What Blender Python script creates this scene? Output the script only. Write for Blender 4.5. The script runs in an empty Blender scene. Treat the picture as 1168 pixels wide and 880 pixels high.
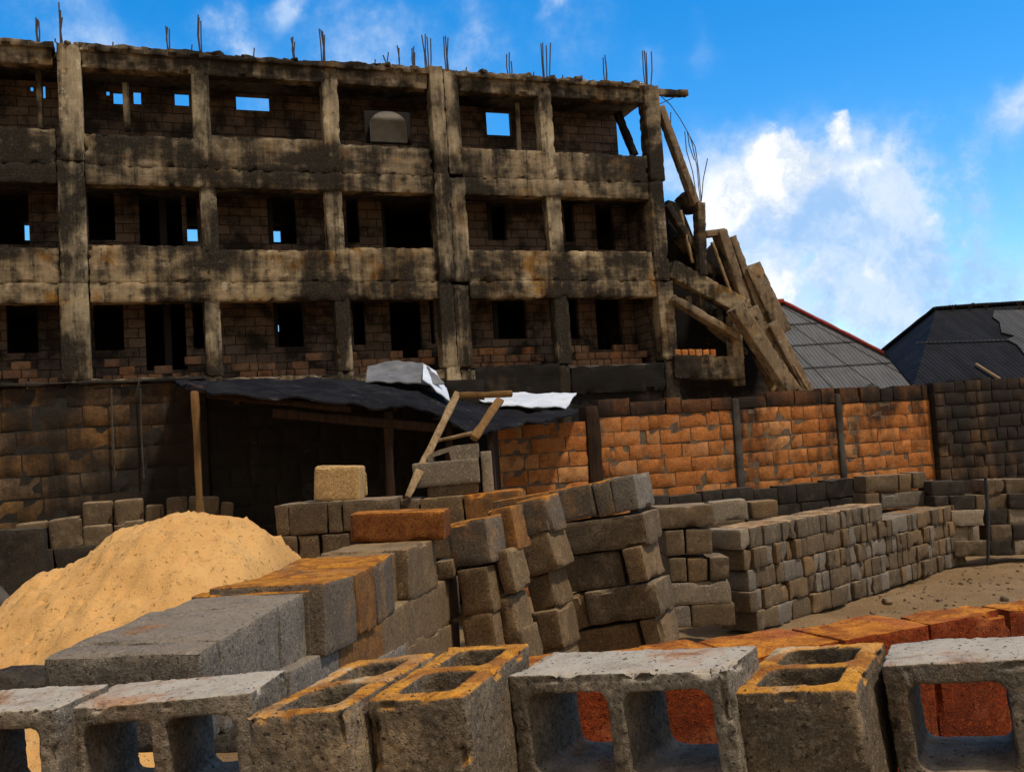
import bpy, bmesh, math, random
from mathutils import Vector, Matrix, noise
random.seed(7)
R = math.radians
SC = bpy.context.scene
COL = SC.collection
V = Vector

# ------------------------------------------------------------------ camera
PITCH, ROLL, FPX = R(3.5), R(-3.665), 1135.0
EYE = V((0, 0, 2.0))
FWD = V((0, math.cos(PITCH), math.sin(PITCH)))
_r0, _u0 = V((1, 0, 0)), V((0, -math.sin(PITCH), math.cos(PITCH)))
RT = _r0 * math.cos(ROLL) + _u0 * math.sin(ROLL)
UP = _u0 * math.cos(ROLL) - _r0 * math.sin(ROLL)
cd = bpy.data.cameras.new('camera')
cam = bpy.data.objects.new('camera', cd)
COL.objects.link(cam)
cd.sensor_width = 36.0
cd.lens = 36.0 * FPX / 1168.0
cd.clip_start, cd.clip_end = 0.05, 6000
m = Matrix((RT, UP, -FWD)).transposed().to_4x4()
m.translation = EYE
cam.matrix_world = m
SC.camera = cam


def ray(x, y):
    return FWD + RT * ((x - 584.0) / FPX) + UP * ((440.0 - y) / FPX)


def at(x, y, d):                      # world point seen at (x, y) whose distance along +Y is d
    r = ray(x, y)
    return EYE + r * (d / r.y)


class Plane:                          # vertical plane through p, running along yaw
    def __init__(s, p, yaw):
        s.p = V(p) if len(p) == 3 else V((p[0], p[1], 0))
        s.u = V((math.cos(R(yaw)), math.sin(R(yaw)), 0))
        s.w = V((-s.u.y, s.u.x, 0))   # away from the viewer

    def hit(s, x, y, off=0.0):
        r = ray(x, y)
        return EYE + r * (((s.p + s.w * off - EYE).dot(s.w)) / r.dot(s.w))

    def sz(s, x, y, off=0.0):         # along-wall coordinate and height
        h = s.hit(x, y, off)
        return (h - s.p).dot(s.u), h.z

    def pt(s, a, off, z):
        q = s.p + s.u * a + s.w * off
        return V((q.x, q.y, z))


# ------------------------------------------------------------------ mesh helpers
def nz(p, f, o=0.0):
    return noise.noise(V((p.x * f + o, p.y * f - o * 1.7, p.z * f + o * .6)))


class MB:
    def __init__(s):
        s.v, s.f = [], []

    def add(s, vs, fs):
        b = len(s.v)
        s.v += [tuple(v) for v in vs]
        s.f += [tuple(i + b for i in f) for f in fs]

    def rbox(s, M, dims, res=.05, rad=.012, amp=.004, freq=9., seed=0., chip=.0, big=0.0):
        """rounded rough box: x in +-L/2, y in +-W/2, z in 0..H before matrix M"""
        L, W, H = dims
        n = [max(2, min(60, int(round(a / res)))) for a in dims]
        rad = min(rad, min(dims) * .45)
        lim = (L / 2, W / 2, H / 2)

        def ticks(k):                 # ticks with one close to each edge so that the rounding has a vertex
            a = lim[k]
            q = [-a + 2 * a * i / n[k] for i in range(n[k] + 1)]
            e = rad * .55
            if 2 * a / n[k] > e * 2.2:
                q = [-a, -a + e] + q[1:-1] + [a - e, a]
            return q
        T = [ticks(0), ticks(1), ticks(2)]
        idx, vs, fs = {}, [], []

        def vert(i, j, k):
            key = (i, j, k)
            if key in idx:
                return idx[key]
            q = V((T[0][i], T[1][j], T[2][k]))
            c = V([max(-lim[a] + rad, min(lim[a] - rad, q[a])) for a in range(3)])
            d = q - c
            if d.length > 1e-9:
                nn = d.normalized()
                edge = sum(1 for a in range(3) if abs(d[a]) > rad * .3)
                p = c + nn * rad
            else:
                nn, edge, p = V((0, 0, 1)), 0, q
            so = seed * 3.17
            p = p + nn * (amp * nz(q, freq, so) + amp * .6 * nz(q, freq * 3.1, so + 9))
            if big:
                p = p + V((nz(q, 1.1, so), nz(q, 1.1, so + 20), nz(q, 1.1, so + 40))) * big
            if chip and edge >= 2:
                h = nz(q, 6.0, so + 5) - .12
                if h > 0:
                    p = p - nn * (chip * h * 2.4)
            idx[key] = len(vs)
            vs.append(M @ (p + V((0, 0, lim[2]))))
            return idx[key]
        A, B, C_ = len(T[0]) - 1, len(T[1]) - 1, len(T[2]) - 1
        for i in range(A):
            for j in range(B):
                fs.append((vert(i, j, 0), vert(i, j + 1, 0), vert(i + 1, j + 1, 0), vert(i + 1, j, 0)))
                fs.append((vert(i, j, C_), vert(i + 1, j, C_), vert(i + 1, j + 1, C_), vert(i, j + 1, C_)))
        for i in range(A):
            for k in range(C_):
                fs.append((vert(i, 0, k), vert(i + 1, 0, k), vert(i + 1, 0, k + 1), vert(i, 0, k + 1)))
                fs.append((vert(i, B, k), vert(i, B, k + 1), vert(i + 1, B, k + 1), vert(i + 1, B, k)))
        for j in range(B):
            for k in range(C_):
                fs.append((vert(0, j, k), vert(0, j, k + 1), vert(0, j + 1, k + 1), vert(0, j + 1, k)))
                fs.append((vert(A, j, k), vert(A, j + 1, k), vert(A, j + 1, k + 1), vert(A, j, k + 1)))
        s.add(vs, fs)

    def beam(s, a, b, w, t, up=V((0, 0, 1)), **kw):
        """rough bar from a to b, w across (perpendicular to up-ish), t along up-ish"""
        a, b = V(a), V(b)
        x = (b - a)
        L = x.length
        x.normalize()
        y = up.cross(x)
        if y.length < 1e-4:
            y = V((0, 1, 0)).cross(x)
        y.normalize()
        z = x.cross(y)
        M = Matrix((x, y, z)).transposed().to_4x4()
        M.translation = (a + b) / 2 - z * (t / 2)
        s.rbox(M, (L, w, t), **kw)

    def tube(s, pts, r, n=6):
        pts = [V(p) for p in pts]
        rings = []
        for i, p in enumerate(pts):
            d = (pts[min(i + 1, len(pts) - 1)] - pts[max(i - 1, 0)]).normalized()
            a = d.cross(V((0.3, 1, .1))).normalized()
            b = d.cross(a)
            rings.append([p + (a * math.cos(2 * math.pi * k / n) + b * math.sin(2 * math.pi * k / n)) * r for k in range(n)])
        vs = [q for rg in rings for q in rg]
        fs = []
        for i in range(len(pts) - 1):
            for k in range(n):
                fs.append((i * n + k, i * n + (k + 1) % n, (i + 1) * n + (k + 1) % n, (i + 1) * n + k))
        fs += [tuple(range(n - 1, -1, -1)), tuple((len(pts) - 1) * n + k for k in range(n))]
        s.add(vs, fs)

    def prism(s, poly, off, depthvec):
        """polygon (list of points) swept along depthvec"""
        n = len(poly)
        a = [V(p) + off for p in poly]
        b = [p + depthvec for p in a]
        fs = [tuple(range(n)), tuple(range(2 * n - 1, n - 1, -1))]
        fs += [(i, n + i, n + (i + 1) % n, (i + 1) % n) for i in range(n)]
        s.add(a + b, fs)

    def slotted(s, P, a0, a1, z0, z1, t0, t1, holes):
        """wall on plane P from a0..a1, z0..z1, between offsets t0 (front) and t1 (back), with rectangular holes"""
        xs = sorted({a0, a1} | {min(a1, max(a0, q)) for h in holes for q in (h[0], h[1])})
        zs = sorted({z0, z1} | {min(z1, max(z0, q)) for h in holes for q in (h[2], h[3])})
        nx, nq = len(xs) - 1, len(zs) - 1

        def solid(i, k):
            if not (0 <= i < nx and 0 <= k < nq):
                return False
            cx, cz = (xs[i] + xs[i + 1]) / 2, (zs[k] + zs[k + 1]) / 2
            return not any(h[0] < cx < h[1] and h[2] < cz < h[3] for h in holes)
        q = lambda a, t, z: P.pt(a, t, z)
        for i in range(nx):
            for k in range(nq):
                if not solid(i, k):
                    continue
                x0, x1, y0, y1 = xs[i], xs[i + 1], zs[k], zs[k + 1]
                s.add([q(x0, t0, y0), q(x1, t0, y0), q(x1, t0, y1), q(x0, t0, y1)], [(0, 1, 2, 3)])
                s.add([q(x0, t1, y0), q(x0, t1, y1), q(x1, t1, y1), q(x1, t1, y0)], [(0, 1, 2, 3)])
                if not solid(i - 1, k):
                    s.add([q(x0, t0, y0), q(x0, t0, y1), q(x0, t1, y1), q(x0, t1, y0)], [(0, 1, 2, 3)])
                if not solid(i + 1, k):
                    s.add([q(x1, t0, y0), q(x1, t1, y0), q(x1, t1, y1), q(x1, t0, y1)], [(0, 1, 2, 3)])
                if not solid(i, k - 1):
                    s.add([q(x0, t0, y0), q(x0, t1, y0), q(x1, t1, y0), q(x1, t0, y0)], [(0, 1, 2, 3)])
                if not solid(i, k + 1):
                    s.add([q(x0, t0, y1), q(x1, t0, y1), q(x1, t1, y1), q(x0, t1, y1)], [(0, 1, 2, 3)])

    def build(s, name, mat, parent=None, smooth=True, origin=None):
        me = bpy.data.meshes.new(name)
        o0 = V(origin) if origin is not None else (parent.location if parent is not None and parent.type == 'EMPTY' else V((0, 0, 0)))
        if parent is not None and parent.type == 'MESH':
            o0 = V(parent.parent.location)
        me.from_pydata([tuple(V(v) - o0) for v in s.v], [], s.f)
        bm = bmesh.new()
        bm.from_mesh(me)
        bmesh.ops.remove_doubles(bm, verts=bm.verts, dist=1e-5)
        bmesh.ops.recalc_face_normals(bm, faces=bm.faces)
        if smooth:
            for f in bm.faces:
                f.smooth = True
            for e in bm.edges:
                if len(e.link_faces) == 2 and e.calc_face_angle(0) > R(42):
                    e.smooth = False
        bm.to_mesh(me)
        bm.free()
        o = bpy.data.objects.new(name, me)
        COL.objects.link(o)
        me.materials.append(mat)
        if parent is not None:
            o.parent = parent
        else:
            o.location = o0
        return o


def tag(o, label=None, cat=None, group=None, kind=None):
    if label: o['label'] = label
    if cat: o['category'] = cat
    if group: o['group'] = group
    if kind: o['kind'] = kind
    return o


def empty(name, loc, label, cat, group=None):
    o = bpy.data.objects.new(name, None)
    o.location = loc
    COL.objects.link(o)
    return tag(o, label, cat, group)


# ------------------------------------------------------------------ materials
class NT:
    def __init__(s, name):
        s.m = bpy.data.materials.new(name)
        s.m.use_nodes = True
        s.t = s.m.node_tree
        s.b = s.t.nodes['Principled BSDF']
        s.b.inputs['Roughness'].default_value = .93
        s.b.inputs['Specular IOR Level'].default_value = .15
        s.pos = s.n('ShaderNodeNewGeometry').outputs['Position']

    def n(s, t, **kw):
        q = s.t.nodes.new(t)
        for k, v in kw.items():
            setattr(q, k, v)
        return q

    def link(s, a, b):
        s.t.links.new(a, b)

    def val(s, sock, v):
        if hasattr(v, 'is_output'):
            s.link(v, sock)
        else:
            sock.default_value = v

    def mapping(s, loc=(0, 0, 0), rot=(0, 0, 0), scale=(1, 1, 1), src=None):
        q = s.n('ShaderNodeMapping')
        q.inputs['Location'].default_value = loc
        q.inputs['Rotation'].default_value = rot
        q.inputs['Scale'].default_value = scale
        s.link(src or s.pos, q.inputs['Vector'])
        return q.outputs[0]

    def noise(s, scale, detail=5, rough=.6, vec=None, dist=0.0):
        q = s.n('ShaderNodeTexNoise')
        q.inputs['Scale'].default_value = scale
        q.inputs['Detail'].default_value = detail
        q.inputs['Roughness'].default_value = rough
        q.inputs['Distortion'].default_value = dist
        s.link(vec or s.pos, q.inputs['Vector'])
        return q.outputs[0]

    def ramp(s, f, lo, hi, a=0.0, b=1.0):
        q = s.n('ShaderNodeMapRange', interpolation_type='SMOOTHSTEP')
        s.val(q.inputs[0], f)
        q.inputs[1].default_value, q.inputs[2].default_value = lo, hi
        q.inputs[3].default_value, q.inputs[4].default_value = a, b
        return q.outputs[0]

    def math(s, op, a, b=0.0):
        q = s.n('ShaderNodeMath', operation=op)
        s.val(q.inputs[0], a)
        s.val(q.inputs[1], b)
        return q.outputs[0]

    def mix(s, f, a, b, mode='MIX'):
        q = s.n('ShaderNodeMix', data_type='RGBA', blend_type=mode)
        s.val(q.inputs[0], f)
        for sock, v in ((q.inputs[6], a), (q.inputs[7], b)):
            s.val(sock, v if hasattr(v, 'is_output') else (*v, 1))
        return q.outputs[2]

    def up(s):                        # upward facing part of the true normal
        q = s.n('ShaderNodeSeparateXYZ')
        g = s.n('ShaderNodeNewGeometry')
        s.link(g.outputs['Normal'], q.inputs[0])
        return q.outputs[2]

    def island(s):
        return s.n('ShaderNodeNewGeometry').outputs['Random Per Island']

    def objrand(s):
        return s.n('ShaderNodeObjectInfo').outputs['Random']

    def objcolor(s):
        return s.n('ShaderNodeObjectInfo').outputs['Color']

    def bump(s, h, dist=.01, strength=1.0):
        q = s.n('ShaderNodeBump')
        q.inputs['Strength'].default_value = strength
        q.inputs['Distance'].default_value = dist
        s.link(h, q.inputs['Height'])
        s.link(q.outputs[0], s.b.inputs['Normal'])

    def done(s, col):
        s.val(s.b.inputs['Base Color'], col if hasattr(col, 'is_output') else (*col, 1))
        return s.m


def block_mat(name, base, dust, dust_amt, rust_amt, rust=(.42, .15, .02), dark=(.05, .042, .034), stain=.5, white=0.0, side=1.0):
    """sandcrete block: grainy cement, dirt patches, laterite dust lying in patches (denser on top faces)"""
    t = NT(name)
    r = t.objrand()
    c = t.mix(t.ramp(r, 0, 1), [q * .78 for q in base], [min(1, q * 1.18) for q in base])
    c = t.mix(t.ramp(t.noise(3.2, 6, .65), .42, .72, 0, stain), c, dark)
    c = t.mix(t.ramp(t.noise(7.5, 5, .6), .5, .75, 0, .6), c, [q * 1.0 for q in dust])
    g1, g2, g3 = t.noise(85, 4, .7), t.noise(260, 2, .6), t.noise(33, 4, .7)
    c = t.mix(t.ramp(g3, .50, .66, 0, .45), c, [q * .42 for q in base])
    c = t.mix(t.ramp(g1, .46, .62, 0, .6), c, [q * .28 for q in base])
    c = t.mix(t.ramp(g2, .52, .68, 0, .55), c, [min(1, q * 1.9) for q in base])
    c = t.mix(t.ramp(t.noise(52, 3, .55), .60, .66, 0, .5), c, [min(1, q * 1.9) for q in base])
    u = t.up()
    top = t.ramp(u, .35, .85)
    dn = t.ramp(t.noise(4.5, 6, .7), .34, .62)
    c = t.mix(t.math('MULTIPLY', t.math('MULTIPLY', top, dn), dust_amt), c, dust)
    if white:
        oc = t.n('ShaderNodeSeparateXYZ')
        t.link(t.n('ShaderNodeTexCoord').outputs['Object'], oc.inputs[0])
        outer = t.ramp(oc.outputs[2], .06, .10)
        c = t.mix(t.math('MULTIPLY', t.math('MULTIPLY', t.math('MULTIPLY', top, outer), t.ramp(t.noise(9, 6, .7), .25, .6, .35, 1)), white), c, (.41, .355, .285))
    if rust_amt:
        rn = t.ramp(t.noise(3.1, 6, .68, dist=.6), .62 - .34 * rust_amt, .78 - .30 * rust_amt)
        rmask = t.math('MULTIPLY', rn, t.ramp(u, .15, .8, (.35 * rust_amt + .1) * side, 1.0))
        rc = t.mix(t.ramp(t.noise(9, 6, .72, dist=.8), .38, .60), [rust[0] * .38, rust[1] * .26, rust[2] * .3], rust)
        rc = t.mix(t.ramp(g1, .35, .65, 0, .5), rc, [q * .35 for q in rust])
        c = t.mix(t.math('MULTIPLY', rmask, .93), c, rc)
    pits = t.ramp(t.noise(95, 2, .5), .30, .36, 0, 1)
    c = t.mix(t.math('SUBTRACT', 1, pits), c, [q * .35 for q in base])
    h = t.math('ADD', t.math('MULTIPLY', g1, .8), t.math('ADD', t.math('MULTIPLY', pits, .5), t.math('MULTIPLY', g2, .5)))
    t.bump(h, .006, .9)
    return t.done(c)


M_GREY = block_mat('block_grey', (.185, .148, .112), (.26, .20, .14), .5, .10)
M_WARM = block_mat('block_warm', (.180, .112, .056), (.30, .20, .10), .6, .24, stain=.6)
M_RUST = block_mat('block_rust', (.14, .085, .045), (.46, .21, .05), .7, .9, rust=(.54, .20, .016))
M_RUSTDK = block_mat('block_rust_dark', (.13, .040, .012), (.46, .20, .05), .7, .85, rust=(.52, .19, .016), dark=(.04, .012, .005), stain=.7, side=.45)
M_RUSTTOP = block_mat('block_rust_top', (.135, .105, .075), (.46, .21, .05), .7, .95, rust=(.56, .22, .018), side=.12)
M_FRONT = block_mat('block_front', (.165, .134, .098), (.52, .40, .28), .6, .22, white=.95, stain=.4, dark=(.035, .026, .018))
M_FRONTW = block_mat('block_front_rust', (.140, .112, .078), (.60, .42, .24), .8, .80, rust=(.64, .27, .022), stain=.5, side=.16)
M_RED = block_mat('block_red', (.20, .032, .006), (.46, .15, .05), .4, .95, rust=(.62, .225, .020), dark=(.045, .006, .003), stain=.85, side=.04)
M_DARK = block_mat('block_dark', (.040, .031, .023), (.09, .07, .048), .6, .05, dark=(.010, .008, .007), stain=.9)
M_PALE = block_mat('block_pale', (.25, .195, .135), (.34, .25, .16), .5, .12, stain=.35)
M_TAN = block_mat('block_tan', (.42, .26, .11), (.55, .33, .13), .6, .15, stain=.35)
M_DUSTY = block_mat('block_dusty', (.13, .098, .066), (.42, .27, .14), 1.0, .35, rust=(.50, .22, .05), stain=.5, side=.2)
M_BUFF = block_mat('block_buff', (.128, .086, .048), (.30, .215, .135), .75, .10, stain=.6)

YAWF = 19.83                           # facade yaw
YAWW = 21.0                            # yard wall yaw


def facade_mat(name, light, soot, ochre, yaw, boards=True):
    t = NT(name)
    p = t.mapping(rot=(0, 0, -R(yaw)))
    streak = t.noise(1.0, 6, .65, vec=t.mapping(scale=(3.2, 3.2, .28), src=p))
    fine = t.noise(1.0, 6, .7, vec=t.mapping(scale=(1.3, 1.3, 15) if boards else (16, 16, .9), src=p))
    hor = t.noise(1.0, 6, .7, vec=t.mapping(scale=(.45, .45, 3.8), src=p))
    blot = t.noise(.42, 6, .62)
    mid = t.noise(1.7, 6, .65)
    grain = t.noise(26, 4, .7)
    patch = t.noise(1.0, 7, .66, vec=t.mapping(scale=(.9, .9, 2.6) if boards else (2.6, 2.6, .9), src=p))
    c = t.mix(t.ramp(mid, .36, .66), [q * .62 for q in light], light)
    c = t.mix(t.ramp(hor, .48, .64, 0, .38), c, [q * .50 for q in light])
    c = t.mix(t.ramp(fine, .50, .68, 0, .35), c, [min(1, q * 1.4) for q in light])
    c = t.mix(t.ramp(patch, .54, .68, 0, .6), c, [min(1, q * 1.55) for q in light])
    c = t.mix(t.ramp(t.noise(3.4, 6, .7), .58, .66, 0, .45), c, [min(1, light[0] * 1.5), min(1, light[0] * 1.32), light[0] * 1.05])
    om = t.math('MULTIPLY', t.ramp(t.noise(.75, 5, .6, dist=.5), .53, .64), t.ramp(mid, .38, .54))
    c = t.mix(t.math('MULTIPLY', om, ochre), c, t.mix(t.ramp(patch, .4, .6), (.15, .065, .012), (.36, .17, .028)))
    s1 = t.ramp(t.math('ADD', t.math('MULTIPLY', blot, .62), t.math('ADD', t.math('MULTIPLY', streak, .22), t.math('MULTIPLY', patch, .28))), .585 - .13 * soot, .715 - .11 * soot)
    c = t.mix(t.math('MULTIPLY', s1, .96), c, (.008, .0065, .0055))
    c = t.mix(t.ramp(t.math('MULTIPLY', streak, t.noise(5, 4, .7)), .26, .40, 0, .8), c, (.014, .011, .009))
    c = t.mix(t.ramp(grain, .48, .70, 0, .38), c, [q * .35 for q in light])
    h = t.math('ADD', grain, t.math('MULTIPLY', hor, .4))
    if boards:
        wv = t.n('ShaderNodeTexWave', wave_type='BANDS', bands_direction='Z')
        wv.inputs['Scale'].default_value = 1.05
        wv.inputs['Distortion'].default_value = .7
        wv.inputs['Detail'].default_value = 3
        t.link(p, wv.inputs['Vector'])
        ln = t.ramp(wv.outputs[1], .93, 1.0)
        c = t.mix(t.math('MULTIPLY', ln, .10), c, (.02, .016, .013))
        h = t.math('SUBTRACT', h, t.math('MULTIPLY', ln, .15))
    t.bump(h, .018, .7)
    return t.done(c)


M_FAC = facade_mat('sooty_concrete', (.40, .29, .165), .86, .95, YAWF)
M_FACT = facade_mat('sootier_concrete', (.34, .25, .15), 1.02, .7, YAWF)
M_COLM = facade_mat('column_concrete', (.43, .335, .21), .92, .55, YAWF, boards=False)
M_BLACK = facade_mat('burnt_concrete', (.075, .060, .044), 1.3, .25, YAWF)
M_RUIN = facade_mat('broken_concrete', (.25, .175, .105), .40, .3, YAWF, boards=False)
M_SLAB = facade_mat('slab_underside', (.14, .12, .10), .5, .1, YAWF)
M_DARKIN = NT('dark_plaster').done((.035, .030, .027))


def masonry_mat(name, c1, c2, mortar, yaw, bw, bh, soot):
    """blockwork drawn as a pattern: for the deep inner walls"""
    t = NT(name)
    p = t.mapping(rot=(R(90), 0, 0), src=t.mapping(rot=(0, 0, -R(yaw))))
    jit = t.n('ShaderNodeVectorMath', operation='ADD')
    nn = t.n('ShaderNodeTexNoise')
    nn.inputs['Scale'].default_value = 2.4
    t.link(t.pos, nn.inputs['Vector'])
    sc = t.n('ShaderNodeVectorMath', operation='SCALE')
    sc.inputs['Scale'].default_value = .09
    t.link(nn.outputs[1], sc.inputs[0])
    t.link(p, jit.inputs[0])
    t.link(sc.outputs[0], jit.inputs[1])
    b = t.n('ShaderNodeTexBrick')
    t.link(jit.outputs[0], b.inputs['Vector'])
    for k, v in (('Color1', (*c1, 1)), ('Color2', (*c2, 1)), ('Mortar', (*mortar, 1)), ('Scale', 1.0), ('Mortar Size', .014), ('Mortar Smooth', .3), ('Bias', 0.0), ('Brick Width', bw), ('Row Height', bh)):
        b.inputs[k].default_value = v
    c = t.mix(t.ramp(t.noise(1.1, 6, .65), .40, .62, 0, soot), b.outputs[0], (.014, .012, .010))  # soot patches, deepened to stand for the shade inside
    c = t.mix(t.ramp(t.noise(30, 4, .7), .45, .72, 0, .5), c, [q * .4 for q in c1])
    h = t.math('SUBTRACT', t.math('MULTIPLY', t.noise(22, 4, .7), .5), b.outputs[1])
    t.bump(h, .03, .9)
    return t.done(c)


M_INNER = masonry_mat('inner_blockwork', (.22, .148, .106), (.155, .105, .076), (.035, .027, .02), YAWF, .58, .27, .9)  # sooty blockwork, darkened further in place of deep gallery shade


def brick_mat(name, a, b, c_, soot, soot_col=(.018, .014, .011), hi=None, z_lo=None):
    """single bricks (each brick is its own piece of mesh), colour varies brick by brick"""
    t = NT(name)
    r = t.island()
    c = t.mix(t.ramp(r, 0, .55), a, b)
    c = t.mix(t.ramp(r, .7, 1.0), c, c_)
    c = t.mix(t.ramp(t.noise(5.5, 6, .7), .42, .7, 0, .7), c, [q * .42 for q in b])
    c = t.mix(t.ramp(t.noise(26, 5, .7), .5, .75, 0, .55), c, [min(1, q * 1.55 + .02) for q in a])
    c = t.mix(t.ramp(t.noise(60, 4, .7), .45, .7, 0, .5), c, [q * .3 for q in a])
    c = t.mix(t.ramp(t.noise(2.7, 6, .72), .54, .66, 0, .55), c, [.5 * a[0] + .06, .75 * a[1] + .05, a[2] + .045])
    p = t.mapping(rot=(0, 0, -R(YAWW)))
    st = t.noise(1.0, 6, .65, vec=t.mapping(scale=(2.6, 2.6, .4), src=p))
    bl = t.noise(.8, 6, .65)
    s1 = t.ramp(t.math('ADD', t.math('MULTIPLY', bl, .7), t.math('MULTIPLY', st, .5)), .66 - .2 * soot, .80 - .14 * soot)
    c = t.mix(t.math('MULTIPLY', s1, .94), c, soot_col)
    t.bump(t.math('ADD', t.noise(34, 5, .7), t.noise(9, 4, .6)), .010, .8)
    return t.done(c)


M_BRICK = brick_mat('orange_brick', (.50, .180, .048), (.38, .125, .030), (.52, .24, .09), .32)
M_BRICKTOP = brick_mat('coping_brick', (.16, .062, .022), (.10, .04, .016), (.21, .095, .035), .75)
M_BRICKDK = brick_mat('burnt_brick', (.10, .055, .026), (.15, .075, .03), (.07, .045, .028), 1.15)
M_BRICKLT = brick_mat('ochre_block', (.23, .115, .040), (.14, .072, .028), (.15, .10, .062), 1.12)
M_BRICKBK = brick_mat('sooty_shaded_block', (.030, .024, .019), (.022, .018, .015), (.04, .03, .02), 1.2)  # soot plus the shed's shade, both put into the black


def simple(name, base, var, f=9., bump=.01, rough=.9, gf=60):
    t = NT(name)
    t.b.inputs['Roughness'].default_value = rough
    c = t.mix(t.ramp(t.noise(f, 6, .65), .35, .68), base, var)
    g = t.noise(gf, 4, .7)
    c = t.mix(t.ramp(g, .5, .75, 0, .45), c, [q * .4 for q in base])
    t.bump(g, bump, .8)
    return t.done(c)


M_MORTAR = simple('mortar', (.17, .115, .07), (.09, .06, .04))
M_MORTARDK = simple('sooty_mortar', (.035, .028, .022), (.02, .016, .013))
M_PIL = simple('pilaster_cement', (.085, .072, .058), (.035, .028, .022), 3)
M_STEEL = simple('rebar_steel', (.05, .055, .07), (.10, .06, .04), 14, .002, .6)


def wood_mat(name, a, b, yaw=0):
    t = NT(name)
    g = t.noise(1, 6, .7, vec=t.mapping(scale=(30, 30, 3)))
    c = t.mix(t.ramp(g, .35, .68), a, b)
    c = t.mix(t.ramp(t.noise(5, 5, .6), .5, .7, 0, .6), c, [q * .4 for q in a])
    t.bump(g, .006, .8)
    return t.done(c)


M_WOOD = wood_mat('weathered_wood', (.20, .125, .062), (.32, .22, .12))
M_WOODDK = wood_mat('dark_wood', (.022, .012, .007), (.045, .022, .010))
M_POLE = wood_mat('brown_pole', (.15, .075, .025), (.20, .11, .04))


def sand_mat():
    t = NT('sand')
    c = t.mix(t.ramp(t.noise(1.3, 6, .6), .35, .68), (.67, .355, .118), (.75, .42, .150))
    c = t.mix(t.ramp(t.noise(7, 6, .7), .54, .74, 0, .75), c, (.40, .235, .085))
    c = t.mix(t.ramp(t.noise(13, 5, .65, dist=.8), .61, .68, 0, .8), c, (.30, .155, .040))
    c = t.mix(t.ramp(t.noise(34, 4, .65), .59, .66, 0, .85), c, (.22, .12, .035))
    c = t.mix(t.ramp(t.noise(120, 3, .7), .45, .75, 0, .35), c, (.36, .21, .08))
    t.bump(t.math('ADD', t.noise(42, 5, .7), t.noise(150, 3, .7)), .012, .8)
    return t.done(c)


def earth_mat():
    t = NT('earth')
    c = t.mix(t.ramp(t.noise(.9, 7, .65), .35, .68), (.33, .20, .092), (.45, .29, .145))
    c = t.mix(t.ramp(t.noise(4, 6, .7), .52, .72, 0, .55), c, (.15, .092, .045))
    c = t.mix(t.ramp(t.noise(14, 5, .7), .54, .66, 0, .8), c, (.36, .25, .135))
    c = t.mix(t.ramp(t.noise(55, 4, .7), .5, .72, 0, .6), c, (.06, .04, .022))
    t.bump(t.math('ADD', t.noise(16, 6, .7), t.noise(60, 4, .7)), .05, 1)
    return t.done(c)


M_SAND, M_EARTH = sand_mat(), earth_mat()
M_PLAS = simple('pale_plaster', (.46, .42, .36), (.34, .31, .27), 2.5, .01)


def tarp_mat():
    t = NT('black_tarp')
    t.b.inputs['Roughness'].default_value = .8
    t.b.inputs['Specular IOR Level'].default_value = .06
    c = t.mix(t.ramp(t.noise(2.2, 6, .7), .4, .68), (.007, .006, .006), (.018, .016, .015))
    c = t.mix(t.ramp(t.noise(1, 6, .7, vec=t.mapping(scale=(1.5, 14, 14))), .6, .72, 0, .6), c, (.14, .13, .12))
    t.bump(t.noise(5, 6, .7), .05, .8)
    return t.done(c)


M_TARP = tarp_mat()
M_ZINCW = simple('bright_zinc', (.62, .64, .68), (.50, .52, .56), 3, .004, .5, 20)
M_ZINCG = simple('dull_zinc', (.17, .165, .16), (.10, .095, .09), 4, .006, .55, 20)


def roof_mat(name, a, b, yaw, streak, patch=None):
    t = NT(name)
    t.b.inputs['Roughness'].default_value = .75
    t.b.inputs['Specular IOR Level'].default_value = .08
    p = t.mapping(rot=(0, 0, -R(yaw)))
    st = t.noise(1, 6, .7, vec=t.mapping(scale=(2.2, .5, .5), src=p))
    c = t.mix(t.ramp(st, .35, .68), a, b)
    c = t.mix(t.ramp(t.noise(1.1, 6, .65), .5, .7, 0, streak), c, [q * .45 for q in a])
    wv = t.n('ShaderNodeTexWave', wave_type='BANDS', bands_direction='X')
    wv.inputs['Scale'].default_value = 1.9
    t.link(p, wv.inputs['Vector'])
    c = t.mix(t.ramp(wv.outputs[1], .0, .3, .35, 0), c, [q * .4 for q in a])
    t.bump(wv.outputs[1], .05, .6)
    return t.done(c)


M_ROOFG = roof_mat('grey_roof_sheet', (.10, .10, .104), (.135, .135, .138), 18, .35)
M_ROOFD = roof_mat('dark_roof_sheet', (.009, .009, .011), (.017, .017, .021), 10, .6)
M_ROOFP = roof_mat('grey_patch_sheet', (.06, .06, .062), (.085, .085, .09), 10, .4)
M_REDCAP = simple('red_ridge', (.30, .04, .02), (.20, .028, .015), 4, .01, .6)
M_RENDER = simple('render', (.22, .17, .12), (.16, .12, .09), 3)
M_LAP = simple('lap_dark', (.03, .03, .032), (.05, .05, .05))  # near-black tone of the roof laps, seams and upright pipe

# ------------------------------------------------------------------ ground
def ss(a, b, x):
    t = max(0., min(1., (x - a) / (b - a)))
    return t * t * (3 - 2 * t)


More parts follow.
